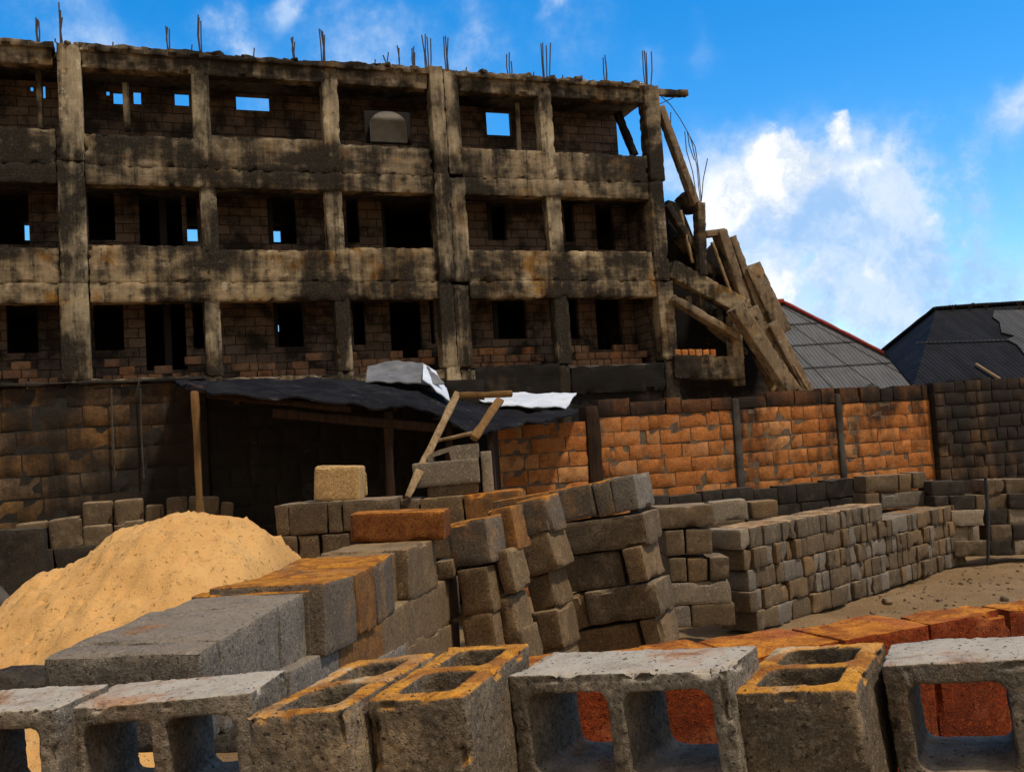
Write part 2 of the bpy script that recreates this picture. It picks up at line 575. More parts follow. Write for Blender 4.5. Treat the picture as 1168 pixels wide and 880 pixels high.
def ground_z(x, y):
    z = .05 * nz(V((x, y, 0)), .55) + .045 * nz(V((x, y, 3)), 2.1) + .03 * nz(V((x, y, 6)), 5.) + .012 * nz(V((x, y, 9)), 14.)
    far = ss(30, 60, math.hypot(x, y))
    z *= (1 - far)
    # earth bank that carries the near blocks
    b1 = 1.20 * ss(.75, 1.35, y) * (1 - ss(2.2, 2.55, y)) * (1 - ss(3.6, 5.2, abs(x)))
    b2 = .66 * ss(2.6, 3.2, y) * (1 - ss(7.7, 8.9, y)) * ss(-2.6, -1.9, x) * (1 - ss(.75, 1.3, x))
    return max(z * (1 - min(1, b1)), b1 + z * .15, b2 + z * .5) if (b1 > .02 or b2 > .02) else z


def ticks(lo, hi, near_lo, near_hi, step):
    q = []
    a = near_lo
    while a <= near_hi + 1e-6:
        q.append(a)
        a += step
    d, s = near_hi, step
    while d < hi:
        s *= 1.35
        d += s
        q.append(min(d, hi))
    d, s = near_lo, step
    while d > lo:
        s *= 1.35
        d -= s
        q.insert(0, max(d, lo))
    return q


gx = ticks(-1500, 1500, -8, 12, .11)
gy = ticks(-800, 2500, .4, 17, .11)
mb = MB()
vs = [(x, y, ground_z(x, y)) for y in gy for x in gx]
nx = len(gx)
fs = [(j * nx + i, j * nx + i + 1, (j + 1) * nx + i + 1, (j + 1) * nx + i) for j in range(len(gy) - 1) for i in range(nx - 1)]
mb.add(vs, fs)
tag(mb.build('ground', M_EARTH), 'bare brown earth yard littered with small rubble', None, None, 'structure')

# ------------------------------------------------------------------ the burnt building
F = Plane((0, 29.3), YAWF)
bld = empty('burnt_building', F.pt(-5, 0, 0), 'tall soot-blackened concrete frame building with empty openings and bare rebar on top', 'building')


def face_box(mb, a0, a1, z0, z1, t0, t1, **kw):
    c = F.pt((a0 + a1) / 2, (t0 + t1) / 2, z0)
    M = Matrix.Rotation(R(YAWF), 4, 'Z')
    M.translation = c
    mb.rbox(M, (a1 - a0, abs(t1 - t0), z1 - z0), **kw)


S = [-15.1, -11.73, -8.39, -4.91, -1.57, 1.73, 5.3]
CW = [.5, .70, .44, .46, .92, .46, .52]
ZR, ZRB, ZS3, ZT2, ZS2, ZT1, ZB = 13.2, 12.62, 10.9, 9.5, 7.86, 6.4, 4.35
AL = -17.0                              # left end, outside the picture
for i in range(7):
    mb = MB()
    for k, (z0, z1) in enumerate(((0, 4.4), (4.4, 6.9), (6.9, 10.1), (10.1, ZR + (.0 if i != 4 else .12)))):
        j = .05 * math.sin(i * 2.3 + k * 1.9)
        w = CW[i] * (1 + .06 * math.sin(i + k * 2.1)) * (.78 if i == 1 and k == 3 else 1)
        if i == 4:                      # two posts cast side by side
            face_box(mb, S[i] + .0 + j, S[i] + w / 2 + j, z0, z1 - .1, -.03, .45, res=.12, rad=.02, amp=.010, freq=6., seed=90 + k, chip=.06)
            face_box(mb, S[i] - w / 2 + j, S[i] - .02 + j, z0, z1, -.12 + .05 * (k % 2), .45, res=.12, rad=.02, amp=.010, freq=6., seed=i * 5 + k, chip=.06)
            continue
        face_box(mb, S[i] - w / 2 + j, S[i] + w / 2 + j, z0, z1, (-.055 if i in (1, 4, 6) else .03) - .015 * (k % 2), .45, res=.13, rad=.02, amp=.009, freq=6., seed=i * 5 + k, chip=.06)
    mb.build('column', M_COLM if i not in (6,) else M_FACT, bld)
for i in range(7):
    a0 = AL if i == 0 else S[i - 1] + (CW[i - 1] / 2 if i - 1 in (1, 4, 6) else 0)
    a1 = S[i] - (CW[i] / 2 if i in (1, 4, 6) else 0)
    for (z0, z1, mt, nm) in ((ZRB, ZR, M_FACT, 'roof_beam'), (ZT2, ZS3, M_FACT, 'parapet'), (ZT1, ZS2, M_FAC, 'parapet')):
        mb = MB()
        dz = .05 * math.sin(i * 3.7 + z0)
        zsplit = z0 + .52
        if nm == 'parapet':
            face_box(mb, a0 - .01, a1 + .01, z0, zsplit, -.01, .42, res=.10, rad=.015, amp=.009, freq=6, seed=i + z0, chip=.07)
            face_box(mb, a0 - .01, a1 + .01, zsplit - .01, z1 + dz, .015, .30, res=.10, rad=.015, amp=.012, freq=6, seed=i * 2 + z0, chip=.13)
        else:
            face_box(mb, a0 - .01, a1 + .01, z0, z1 + dz * .5, .015, .42, res=.11, rad=.015, amp=.012, freq=6, seed=i + z0, chip=.13)
            face_box(mb, a0 - .05, a1 + .05, z1 - .16, z1 + .03 + dz * .5, -.10, .40, res=.11, rad=.025, amp=.03, freq=5, seed=i * 3. + z0, chip=.16)
        mb.build(nm, mt, bld)
# floor slabs and roof slab over the gallery
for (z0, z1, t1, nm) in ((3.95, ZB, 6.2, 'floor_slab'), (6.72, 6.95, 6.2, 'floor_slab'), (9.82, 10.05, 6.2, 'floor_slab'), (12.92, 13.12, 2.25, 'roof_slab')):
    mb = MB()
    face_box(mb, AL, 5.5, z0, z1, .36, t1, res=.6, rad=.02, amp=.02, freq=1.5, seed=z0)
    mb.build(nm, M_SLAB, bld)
# openings of the inner wall and the far wall, read off the picture
TI, TB = 2.05, 6.0
doors2 = [(-30, 207, 34, 279), (99, 207, 132, 274), (157, 207, 209, 281), (211, 207, 226, 276), (303, 207, 339, 278), (393, 207, 411, 277), (433, 207, 494, 285), (553, 214, 579, 274), (641, 214, 657, 276), (677, 214, 703, 285), (712, 214, 733, 285)]
doors1 = [(-60, 338, -10, 400), (6, 338, 44, 402), (106, 338, 142, 399), (164, 338, 214, 421), (219, 340, 233, 397), (311, 338, 347, 395), (401, 338, 418, 393), (443, 338, 484, 420), (489, 338, 497, 392), (560, 338, 602, 386), (647, 338, 662, 386), (678, 338, 712, 398), (721, 338, 740, 400)]
wins3 = [(34, 97, 38, 104), (46, 96, 52, 112), (121, 102, 125, 109), (129, 104, 142, 119), (152, 103, 161, 119), (199, 105, 216, 121), (269, 108, 308, 127), (554, 126, 584, 155), (415, 123, 471, 166)]
back2 = [(27, 254, 36, 274), (211, 260, 228, 275), (304, 262, 321, 276)]
back1 = [(311, 370, 319, 378)]


def holes(lst, off, zmax):
    o = []
    for x0, y0, x1, y1 in lst:
        a0, zt = F.sz(x0, y0, off)
        a1, zb = F.sz(x1, y1, off)
        o.append((a0, a1, zb, min(zmax, zt)))
    return o


for (z0, z1, lst, nm) in ((ZB, 6.72, doors1, 'inner_wall'), (6.95, 9.82, doors2, 'inner_wall')):
    mb = MB()
    mb.slotted(F, AL, 5.4, z0, z1, TI, TI + .22, holes(lst, TI, z1))
    mb.build(nm, M_INNER, bld, smooth=False)
mb = MB()
h3 = holes(wins3, TI, 12.9)
aR = F.sz(703, 140, TI)[0]
mb.slotted(F, AL, aR, 10.05, 12.92, TI, TI + .2, h3)
mb.build('inner_wall', M_INNER, bld, smooth=False)
# plastered panel closing the arched opening of the top floor
a0, z1 = F.sz(421, 127, TI + .5)
a1, z0 = F.sz(464, 164, TI + .5)
mb = MB()
arc = [F.pt(a0, TI + .4, z0), F.pt(a1, TI + .4, z0)] + [F.pt((a0 + a1) / 2 + (a1 - a0) / 2 * math.cos(math.pi * k / 12), TI + .4, z1 - .42 + .42 * math.sin(math.pi * k / 12)) for k in range(13)]
mb.prism(arc, V((0, 0, 0)), F.w * .15)
mb.build('plaster_panel', M_PLAS, bld, smooth=False)
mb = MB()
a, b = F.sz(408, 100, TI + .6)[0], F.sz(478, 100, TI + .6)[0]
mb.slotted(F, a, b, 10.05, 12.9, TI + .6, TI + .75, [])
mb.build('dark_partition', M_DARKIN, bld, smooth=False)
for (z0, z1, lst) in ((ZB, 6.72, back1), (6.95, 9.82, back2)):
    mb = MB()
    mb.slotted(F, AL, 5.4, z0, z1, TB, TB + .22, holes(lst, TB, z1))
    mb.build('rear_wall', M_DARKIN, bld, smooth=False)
for a in (AL, 5.25):
    mb = MB()
    q = MB()
    for (z0, z1) in ((0, 3.95), (ZB, 6.72), (6.95, 9.82)):
        face_box(mb, a, a + .2, z0, z1, .5 if a > 0 else .1, TB + .2, res=.8, rad=.01, amp=.0)
    mb.build('end_wall', M_INNER, bld)
# cross walls between the rooms
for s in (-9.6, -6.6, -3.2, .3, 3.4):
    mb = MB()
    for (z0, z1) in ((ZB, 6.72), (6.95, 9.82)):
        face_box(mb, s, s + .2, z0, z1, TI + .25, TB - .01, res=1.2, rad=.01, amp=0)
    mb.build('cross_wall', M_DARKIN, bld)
# slender props standing in the top gallery
for x, y0, y1 in ((44, 60, 147), (143, 95, 150), (590, 118, 172)):
    mb = MB()
    p0, p1 = F.hit(x + 2.5, y1, .7), F.hit(x, y0, .7)
    mb.beam(p0, p1, .14, .14, up=V((0, 1, 0)), res=.3, rad=.02, amp=.01)
    mb.build('prop', M_COLM, bld)
# ground floor wall and the sooty base beam
mb = MB()
mb.slotted(F, AL, 5.0, 0, 3.5, .12, .4, [])
mb.build('ground_floor_wall', M_BLACK, bld, smooth=False)
for i in range(7):
    a0 = AL if i == 0 else S[i - 1] + CW[i - 1] / 2
    a1 = S[i] - CW[i] / 2
    mb = MB()
    face_box(mb, a0 - .05, a1 + .05, 3.45, ZB + .06 * math.sin(i * 4), -.02, .40, res=.14, rad=.03, amp=.05, freq=2.4, seed=50 + i, chip=.15)
    mb.build('base_beam', M_BLACK if i > 4 else M_FACT, bld)
    # broken low blockwork standing on the base beam, block by block in one mesh
    mb = MB()
    rng = random.Random(40 + i)
    for row in range(3):
        a = a0 + .05 + rng.random() * .2
        while a < a1 - .3:
            w = rng.choice((.24, .45, .48, .40))
            if rng.random() < (1.0, .85, .45)[row] * (1.0 if i > 3 else .75):
                face_box(mb, a, min(a + w - .02, a1), ZB + .02 + row * .225, ZB + .235 + row * .225, .95 + rng.random() * .05, 1.2, res=.12, rad=.02, amp=.012, freq=6, seed=rng.random() * 90)
            a += w
    mb.build('low_blockwork', brick_mat('sill_block_%d' % i, (.30, .165, .095), (.22, .115, .065), (.40, .16, .055), .25), bld)
# rubble lying along the roof edge
mb = MB()
rng = random.Random(5)
for k in range(70):
    a = rng.uniform(AL, 5.3)
    M = Matrix.Rotation(R(YAWF + rng.uniform(-40, 40)), 4, 'Z')
    M.translation = F.pt(a, rng.uniform(-.05, .5), ZR - .02)
    w = rng.uniform(.05, .2)
    mb.rbox(M, (w * rng.uniform(1, 2.4), w, w * rng.uniform(.5, .9)), res=.08, rad=.03, amp=.03, freq=6, seed=k)
r_ = tag(mb.build('roof_rubble', M_FACT, bld), None, None, None, 'stuff')

# rebar starter bars, one bundle per column head
bars = [(41, 47, [(0, 20), (2, 22), (3, 24)]), (67, 45, [(-4, 44), (0, 3), (2, 12), (4, 20)]), (190, 54, [(-1, 30), (1, 31), (3, 33)]), (227, 57, [(-1, 17), (0, 20), (2, 24)]), (333, 66, [(-1, 43), (1, 42), (3, 48)]), (367, 69, [(-3, 33), (-1, 34), (1, 36), (3, 40)]), (440, 75, [(-3, 63), (3, 60)]), (454, 76, [(-1, 52), (1, 55)]), (471, 78, [(-1, 55), (1, 53), (2, 60)]), (487, 78, [(-6, 40), (-2, 39), (0, 42), (4, 44)]), (509, 80, [(-3, 42), (-1, 41), (2, 43)]), (580, 85, [(-2, 62), (1, 60), (3, 70)]), (620, 88, [(-3, 50), (-1, 49), (3, 52), (8, 49)]), (689, 93, [(-1, 66), (1, 63), (2, 70)]), (736, 95, [(-3, 58), (-1, 58), (1, 60), (7, 59)])]
for x, yb, tops in bars:
    mb = MB()
    for dx, yt in tops:
        p0, p1 = F.hit(x + dx * .6 + 2, yb + 6, .3), F.hit(x + dx, yt, .3)
        mid = (p0 + p1) / 2 + F.u * random.uniform(-.05, .05)
        mb.tube([p0, mid, p1], .020, 5)
    mb.build('rebar_bundle', M_STEEL, bld)
for x, yb, yt in ((128, 52, 48), (218, 56, 51), (289, 62, 55), (427, 74, 68), (608, 87, 82), (662, 91, 86), (641, 90, 86), (531, 82, 77)):
    mb = MB()
    mb.tube([F.hit(x, yb + 5, .2), F.hit(x + 1, yt, .2)], .02, 5)
    mb.build('rebar_stub', M_STEEL, bld)

# ------------------------------------------------------------------ collapsed end of the building
ruin = empty('collapsed_frame', F.pt(8.2, 0, 0), 'collapsed bay of sloping beams and leaning slabs right of the burnt building', 'ruin')


def rbeam(name, x0, y0, x1, y1, wpx, t0, dep, mat, t1=None, seed=0, **kw):
    """bar between two picture points on the facade plane (offset t), wpx thick in the picture, dep deep"""
    p0, p1 = F.hit(x0, y0, t0), F.hit(x1, y1, t0 if t1 is None else t1)
    th = wpx / FPX * (p0.y + p1.y) / 2
    mb = MB()
    mb.beam(p0, p1, th, dep, up=F.w, res=kw.get('res', .10), rad=.008, amp=kw.get('amp', .005), freq=4., seed=seed, chip=.03)
    return mb.build(name, mat, ruin)


rbeam('stub_beam', 745, 106, 783, 107, 7, .2, .25, M_FACT, seed=1)
rbeam('leaning_post', 752, 122, 793, 234, 8, .1, .3, M_RUIN, seed=2)
rbeam('leaning_post', 704, 128, 724, 178, 8, 1.2, .2, M_BLACK, seed=22)
rbeam('post', 797, 232, 800, 314, 10, .0, .35, M_FACT, seed=3)
rbeam('post', 797, 318, 800, 362, 7, .3, .3, M_FACT, seed=31)
rbeam('sloping_beam', 760, 234, 794, 287, 8, .2, .3, M_FACT, seed=4)
rbeam('sloping_beam', 764, 307, 848, 352, 21, .1, .4, M_FAC, seed=5)
rbeam('sloping_beam', 765, 340, 840, 384, 8, -.1, .4, M_RUIN, seed=6)
rbeam('sloping_beam', 838, 350, 902, 446, 17, -.5, .45, M_RUIN, seed=7)
rbeam('broken_chunk', 778, 222, 792, 240, 16, .4, .5, M_FACT, seed=8, amp=.06)
rbeam('post', 836, 360, 841, 440, 13, .1, .4, M_FAC, seed=9)
rbeam('cap_beam', 801, 268, 824, 265, 7, .3, .4, M_RUIN, seed=10)
rbeam('leaning_slab', 820, 264, 849, 352, 11, .3, .5, M_RUIN, seed=11)
rbeam('leaning_slab', 829, 272, 862, 360, 9, .9, .8, M_RUIN, seed=12)
rbeam('leaning_slab', 848, 306, 884, 382, 20, 1.0, 1.2, M_RUIN, seed=13)
rbeam('leaning_slab', 850, 354, 894, 446, 25, .6, .5, M_RUIN, seed=14)
rbeam('leaning_slab', 878, 368, 920, 448, 13, .4, .4, M_RUIN, seed=15)
rbeam('leaning_slab', 824, 270, 838, 352, 5, .9, .5, M_FACT, seed=41)
rbeam('leaning_slab', 866, 352, 905, 446, 7, 1.2, .3, M_RUIN, seed=42)
rbeam('sloping_beam', 806, 300, 850, 340, 6, .6, .3, M_FACT, seed=43)
rbeam('prop', 905, 416, 921, 444, 3, .1, .1, M_WOOD, seed=44)
rbeam('prop', 893, 424, 881, 446, 3, .0, .1, M_WOOD, seed=45)
rbeam('leaning_slab', 836, 286, 874, 366, 6, 1.1, .5, M_FACT, seed=51)
rbeam('leaning_slab', 845, 318, 884, 400, 7, .8, .4, M_RUIN, seed=52)
rbeam('leaning_slab', 862, 366, 900, 446, 8, .9, .5, M_FACT, seed=53)
rbeam('leaning_slab', 874, 398, 912, 447, 6, .2, .3, M_RUIN, seed=54)
rbeam('sloping_beam', 770, 268, 812, 316, 6, .7, .5, M_FACT, seed=55)
rbeam('sloping_beam', 800, 362, 850, 404, 6, .5, .4, M_FACT, seed=56)
rbeam('prop', 812, 276, 838, 346, 3, .2, .1, M_WOOD, seed=57)
rbeam('prop', 776, 240, 790, 300, 3, .1, .1, M_WOOD, seed=58)
rbeam('broken_chunk', 850, 358, 866, 380, 22, .3, .5, M_RUIN, seed=16, amp=.05)
rbeam('broken_chunk', 872, 340, 882, 374, 10, 1.4, .5, M_RUIN, seed=17, amp=.05)
rbeam('broken_chunk', 896, 418, 906, 446, 20, .8, .5, M_FACT, seed=18, amp=.05)
rbeam('base_wall', 766, 418, 846, 420, 26, .05, .4, M_FACT, seed=19, amp=.07)
rbeam('window_post', 783, 338, 785, 356, 7, .35, .3, M_FACT, seed=20)
rbeam('window_post', 818, 352, 820, 374, 7, .35, .3, M_FACT, seed=21)
mb = MB()
for k in range(6):
    x = 772 + k * 8
    p = F.hit(x, 408, .0)
    M = Matrix.Rotation(R(YAWF), 4, 'Z')
    M.translation = p
    mb.rbox(M, (.2, .22, .26), res=.08, rad=.02, amp=.015, freq=6, seed=k)
mb.build('brick_course', M_BRICK, ruin)
mb = MB()                               # broken wall behind the beams, its black colour stands for the shaded inside
pl = [(762, 228), (776, 232), (800, 292), (822, 270), (846, 330), (892, 440), (892, 470), (762, 470)]
mb.prism([F.hit(x, y, 2.0) for x, y in pl], V((0, 0, 0)), F.w * .25)
mb.build('broken_wall', M_BLACK, ruin, smooth=False)
mb = MB()
pl = [(764, 255), (796, 300), (852, 345), (856, 356), (764, 316)]
mb.prism([F.hit(x, y, 1.0) for x, y in pl], V((0, 0, 0)), F.w * .2)
mb.build('stair_slab', M_BLACK, ruin, smooth=False)


def wire(pts, off, r=.016):
    mb = MB()
    q = [F.hit(x, y, off) for x, y in pts]
    mb.tube(q, r, 5)
    return mb.build('hanging_rebar', M_STEEL, ruin)


wire([(752, 108), (765, 120), (776, 136), (785, 152), (789, 162), (795, 190), (797, 214), (799, 232)], .2)
wire([(752, 119), (765, 113), (771, 110), (770, 103)], .15)
wire([(781, 150), (783, 172), (790, 196), (795, 228)], .15)
wire([(787, 156), (793, 168), (797, 196), (800, 230)], .25)
wire([(807, 181), (802, 205), (800, 230)], .2)
wire([(765, 128), (765, 142)], .2)
wire([(784, 150), (786, 165), (792, 183)], .3)

# ------------------------------------------------------------------ houses behind
def slab_tri(mb, pts, th):
    a = [V(p) for p in pts]
    mb.prism(a, V((0, 0, 0)), V((0, 0, -th)))


D1 = 44.0
h1 = empty('grey_roofed_house', at(900, 440, D1 + 3), 'house with grey corrugated roof and red ridge capping beside the collapsed frame', 'house')
rA, rB = at(800, 337, D1 + 5), at(893, 345, D1 + 5)          # ridge
eL, eR = at(780, 452, D1), at(1082, 441, D1)                  # front eave
bR = at(1040, 410, D1 + 11)                                   # rear right eave corner
eR.z = eL.z = bR.z = min(eL.z, eR.z)
rA.z = rB.z
mb = MB()
slab_tri(mb, [rA, rB, eR, eL], .12)
sh = mb.build('roof_sheet', M_ROOFG, h1, smooth=False)
mb = MB()
slab_tri(mb, [rB, bR, eR], .12)
mb.build('roof_sheet', M_ROOFG, h1, smooth=False)
mb = MB()
mb.beam(rA + V((0, 0, .05)), rB + V((0, 0, .05)), .5, .22, res=.4, rad=.05, amp=.03, freq=1.5)
rB2 = rB + (eR - rB) * .0
mb.beam(rB + V((0, 0, .06)), eR + V((0, 0, .06)), .32, .14, res=.4, rad=.05, amp=.03, freq=1.5, seed=2)
mb.build('ridge_cap', M_REDCAP, h1)
for t in (.27, .50, .74):               # overlaps of the sheets
    a, b = rA + (eL - rA) * t, rB + (eR - rB) * t
    mb = MB()
    n = 60
    pts = [a + (b - a) * k / n + V((0, 0, .05 + (.03 if k % 2 else 0))) for k in range(n + 1)]
    for k in range(n):
        mb.beam(pts[k], pts[k + 1], .05, .03, res=1, rad=.005, amp=0)
    mb.build('sheet_lap', M_LAP, sh)
for k in range(6):
    t = (k + .5) / 6
    mb = MB()
    a, b = rA + (rB - rA) * t, eL + (eR - eL) * t
    mb.beam(a + V((0, 0, .01)), b + V((0, 0, .01)), .025, .03, res=2, rad=.005, amp=0)
    mb.build('sheet_seam', M_LAP, sh)
mb = MB()
mb.beam(eL + V((.6, .5, -1.6)), eR + V((-.6, .5, -1.6)), .25, 3.0, res=1.5, rad=.02, amp=.0)
mb.build('wall', M_RENDER, h1)

D2 = 36.0
h2 = empty('dark_roofed_house', at(1100, 440, D2 + 3), 'house with blackened corrugated hip roof and one grey patch at the right edge', 'house')
rA, rB = at(1068, 352, D2 + 5), at(1300, 349, D2 + 5)
eL, eR = at(1042, 440, D2), at(1400, 436, D2)
bL = at(1008, 400, D2 + 8)
rB.z = rA.z
eR.z = eL.z
bL.z = max(bL.z, eL.z)
mb = MB()
slab_tri(mb, [rA, eL, eR, rB], .12)
mb.build('roof_sheet', M_ROOFD, h2, smooth=False)
mb = MB()
slab_tri(mb, [rA, bL, eL], .12)
mb.build('roof_sheet', M_ROOFD, h2, smooth=False)
rn = (rB - rA).cross(eL - rA).normalized()
if rn.z < 0: rn = -rn


def on_roof(x, y, lift):
    r = ray(x, y)
    t = (rA + rn * lift - EYE).dot(rn) / r.dot(rn)
    return EYE + r * t


mb = MB()
pp = [(1134, 355), (1300, 352), (1300, 420), (1180, 414), (1168, 404), (1160, 394), (1148, 388), (1158, 384), (1142, 380), (1140, 368), (1132, 362)]
mb.prism([on_roof(x, y, .03) for x, y in pp], V((0, 0, 0)), rn * .05)
mb.build('grey_patch', M_ROOFP, h2, smooth=False)
mb = MB()
mb.beam(rA + V((0, 0, .03)), rB + V((0, 0, .03)), .4, .14, res=.5, rad=.04, amp=.03, freq=1.5)
mb.beam(rA + V((0, 0, .03)), bL + V((0, 0, .03)), .3, .12, res=.5, rad=.04, amp=.03, freq=1.5, seed=3)
mb.build('ridge_cap', M_ROOFD, h2)
mb = MB()
mb.beam(on_roof(1113, 415, .1), on_roof(1140, 432, .1), .1, .08, res=.5, rad=.01, amp=.01)
mb.build('loose_batten', M_WOOD, h2)
for x0, y0, x1, y1 in ((1044, 391, 1168, 387),):
    mb = MB()
    mb.beam(on_roof(x0, y0, .05), on_roof(x1, y1, .05), .07, .04, res=1, rad=.005, amp=.01)
    mb.build('sheet_lap', M_ROOFP, h2)
mb = MB()
mb.beam(eL + V((.6, .5, -1.4)), eR + V((-.6, .5, -1.4)), .25, 2.6, res=1.5, rad=.02, amp=.0)
mb.build('wall', M_RENDER, h2)
for x, y, s in ((1086, 352, 1), (1107, 351, 1.1), (1126, 350, .8), (1164, 350, 1.3)):
    b = on_roof(x, y + 3, 0)
    mb = MB()
    rng = random.Random(x)
    for k in range(4):
        mb.tube([b, b + V((rng.uniform(-.1, .1), 0, .12 * s)), b + V((rng.uniform(-.22, .22), 0, .28 * s))], .014, 4)
    tag(mb.build('dry_weed', M_WOODDK, None, origin=b), {1086: 'small dry weed leftmost on the ridge of the dark roof', 1107: 'dry forked weed second from the left on the dark roof ridge', 1126: 'lowest dry weed tuft in the middle of the dark roof ridge', 1164: 'tallest dry weed at the right end of the dark roof ridge'}[x], 'weed', 'dry weeds on the dark roof')

# ------------------------------------------------------------------ yard walls
W = Plane((-5.76, 11.2), YAWW)


def brickwork(mb, P, a0, a1, z0, z1, t, bh, bw, seed, top_var=.0, thick=.2):
    rng = random.Random(seed)
    rows = int(round((z1 - z0) / bh))
    bh = (z1 - z0) / rows
    M0 = Matrix.Rotation(math.atan2(P.u.y, P.u.x), 4, 'Z')
    for r in range(rows):
        a = a0
        first = True
        zz = z0 + r * bh
        while a < a1 - .03:
            w = bw * rng.choice((1, 1, 1, .5, .78, 1.15, .62))
            if first and r % 2:
                w *= .5
            first = False
            if a1 - a - w < .12:
                w = a1 - a
            dz = rng.uniform(-.006, .006)
            wave = .012 * math.sin(a * 1.3 + r * .7)
            jt = rng.uniform(.008, .017)
            M = M0.copy()
            M.translation = P.pt(a + w / 2, t + thick / 2 + rng.uniform(-.004, .004), zz + dz + wave + jt / 2)
            M = M @ Matrix.Rotation(rng.uniform(-.012, .012), 4, 'Y')
            hh = bh - jt + (rng.uniform(-top_var, top_var) if r == rows - 1 else 0)
            mb.rbox(M, (w - jt, thick, hh), res=.12, rad=.005, amp=.005, freq=7, seed=rng.random() * 80, chip=.02)
            a += w


def wall_core(mb, P, a0, a1, z0, z1, t0, t1):
    mb.slotted(P, a0, a1, z0, z1, t0, t1, [])


def aw(x, y=480):
    return W.sz(x, y)[0]


# left: dark stained wall of large blocks
wl = empty('stained_block_wall', W.pt(aw(100), 0, 0), 'tall soot-stained ochre block wall at the left, behind the sand heap', 'wall')
aL, aM, aS = aw(-160), aw(236), aw(556)
mb = MB()
brickwork(mb, W, aL, aM, 0, 3.03, 0, .252, .52, 11, .03)
mb.build('blockwork', M_BRICKLT, wl)
mb = MB()
wall_core(mb, W, aL, aM, 0, 3.0, .006, .18)
mb.build('mortar_bed', M_MORTARDK, wl, smooth=False)
mb = MB()
for a, b in ((aL, aw(30)), (aw(30) + .02, aw(160)), (aw(160) + .02, aM)):
    M = Matrix.Rotation(R(YAWW), 4, 'Z')
    M.translation = W.pt((a + b) / 2, .1, 3.03)
    mb.rbox(M, (b - a, .34, .05), res=.12, rad=.015, amp=.02, freq=3, seed=a, chip=.03)
mb.build('coping', M_BLACK, wl)
for x in (127, 160):
    mb = MB()
    mb.tube([W.hit(x, 443, -.05), W.hit(x + 1, 490, -.04), W.hit(x + 4, 545, -.05)], .012, 5)
    mb.build('hanging_wire', M_PIL, wl)
# sooty wall under the shed roof, the deep shade put into its black
wb = empty('sooty_shaded_back_wall', W.pt(aw(400), 0, 0), 'sooty block wall coloured black for the deep shade under the shed roof', 'wall')
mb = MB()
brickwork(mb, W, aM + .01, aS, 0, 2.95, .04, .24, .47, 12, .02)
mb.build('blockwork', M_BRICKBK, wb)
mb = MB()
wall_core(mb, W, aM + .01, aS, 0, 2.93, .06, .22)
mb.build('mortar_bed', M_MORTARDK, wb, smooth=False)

# right: orange brick wall
wr = empty('orange_brick_wall', W.pt(aw(820), 0, 0), 'orange brick yard wall with cement pilasters right of the wooden trestle', 'wall')
segs = [(aw(560), aw(668), 2.30, 2.30), (aw(683), aw(836), 2.34, 2.56), (aw(843), aw(954), 2.34, 2.55), (aw(960), aw(1062), 2.34, 2.56)]
for i, (a, b, zc, zt) in enumerate(segs):
    mb = MB()
    brickwork(mb, W, a, b, 0.0, zc, 0, .205, .44, 20 + i, .0)
    mb.build('brick_panel', M_BRICK, wr)
    mb = MB()
    wall_core(mb, W, a, b, 0, zc - .01, .008, .19)
    mb.build('mortar_bed', M_MORTAR, wr, smooth=False)
    if zt > zc:
        mb = MB()
        brickwork(mb, W, a, b, zc + .002, zt, -.01, .215, .5, 30 + i, .035)
        mb.build('coping_course', M_BRICKTOP, wr)
for x0, x1, zt, mt in ((668.5, 682, 2.5, M_WOODDK), (836.5, 842.5, 2.5, M_PIL), (954.5, 959.5, 2.5, M_PIL)):
    a, b = aw(x0), aw(x1)
    mb = MB()
    M = Matrix.Rotation(R(YAWW), 4, 'Z')
    M.translation = W.pt((a + b) / 2, .09, 0)
    mb.rbox(M, (b - a + .02, .24, zt), res=.12, rad=.015, amp=.02, freq=4, seed=x0)
    mb.build('pilaster', mt, wr)
# far right: blackened stretch
wd = empty('blackened_brick_wall', W.pt(aw(1120), 0, 0), 'blackened brick wall below the dark roof, right of the orange wall', 'wall')
a, b = aw(1062.5), aw(1168) + 2.5
mb = MB()
brickwork(mb, W, a, b, 0, 2.62, -.10, .205, .44, 44, .03)
mb.build('brick_panel', M_BRICKDK, wd)
mb = MB()
wall_core(mb, W, a + .01, b, 0, 2.58, -.08, .12)
mb.build('mortar_bed', M_MORTARDK, wd, smooth=False)
# low dark wall standing before the brick wall
LW = Plane(at(771, 565, 13.2), YAWW)
lw = empty('low_dark_wall', LW.pt(2, 0, 0), 'long low black block wall along the foot of the orange brick wall', 'wall')
mb = MB()
a, b = 0 - .6, LW.sz(988, 555)[0]
brickwork(mb, LW, a, b, 0, 1.24, 0, .24, .5, 61, .02)
mb.build('blockwork', M_DARK, lw)
mb = MB()
wall_core(mb, LW, a, b, 0, 1.2, .03, .17)
mb.build('mortar_bed', M_MORTARDK, lw, smooth=False)

# ------------------------------------------------------------------ shed
shed = empty('open_shed', at(380, 600, 11.2), 'low open shed with sagging black roof sheeting between the stained wall and the trestle', 'shed')
fr = [(203, 437, 10.9), (240, 446, 9.7), (300, 452, 9.9), (400, 460, 10.3), (470, 462, 10.6), (492, 472, 10.7), (545, 491, 10.9), (600, 484, 11.7), (659, 469, 12.7)]
bk = [(200, 436, 12.0), (246, 434, 12.1), (320, 432, 12.3), (420, 434, 12.7), (480, 441, 12.9), (508, 452, 13.0), (560, 464, 13.2), (605, 467, 13.4), (660, 465, 13.7)]


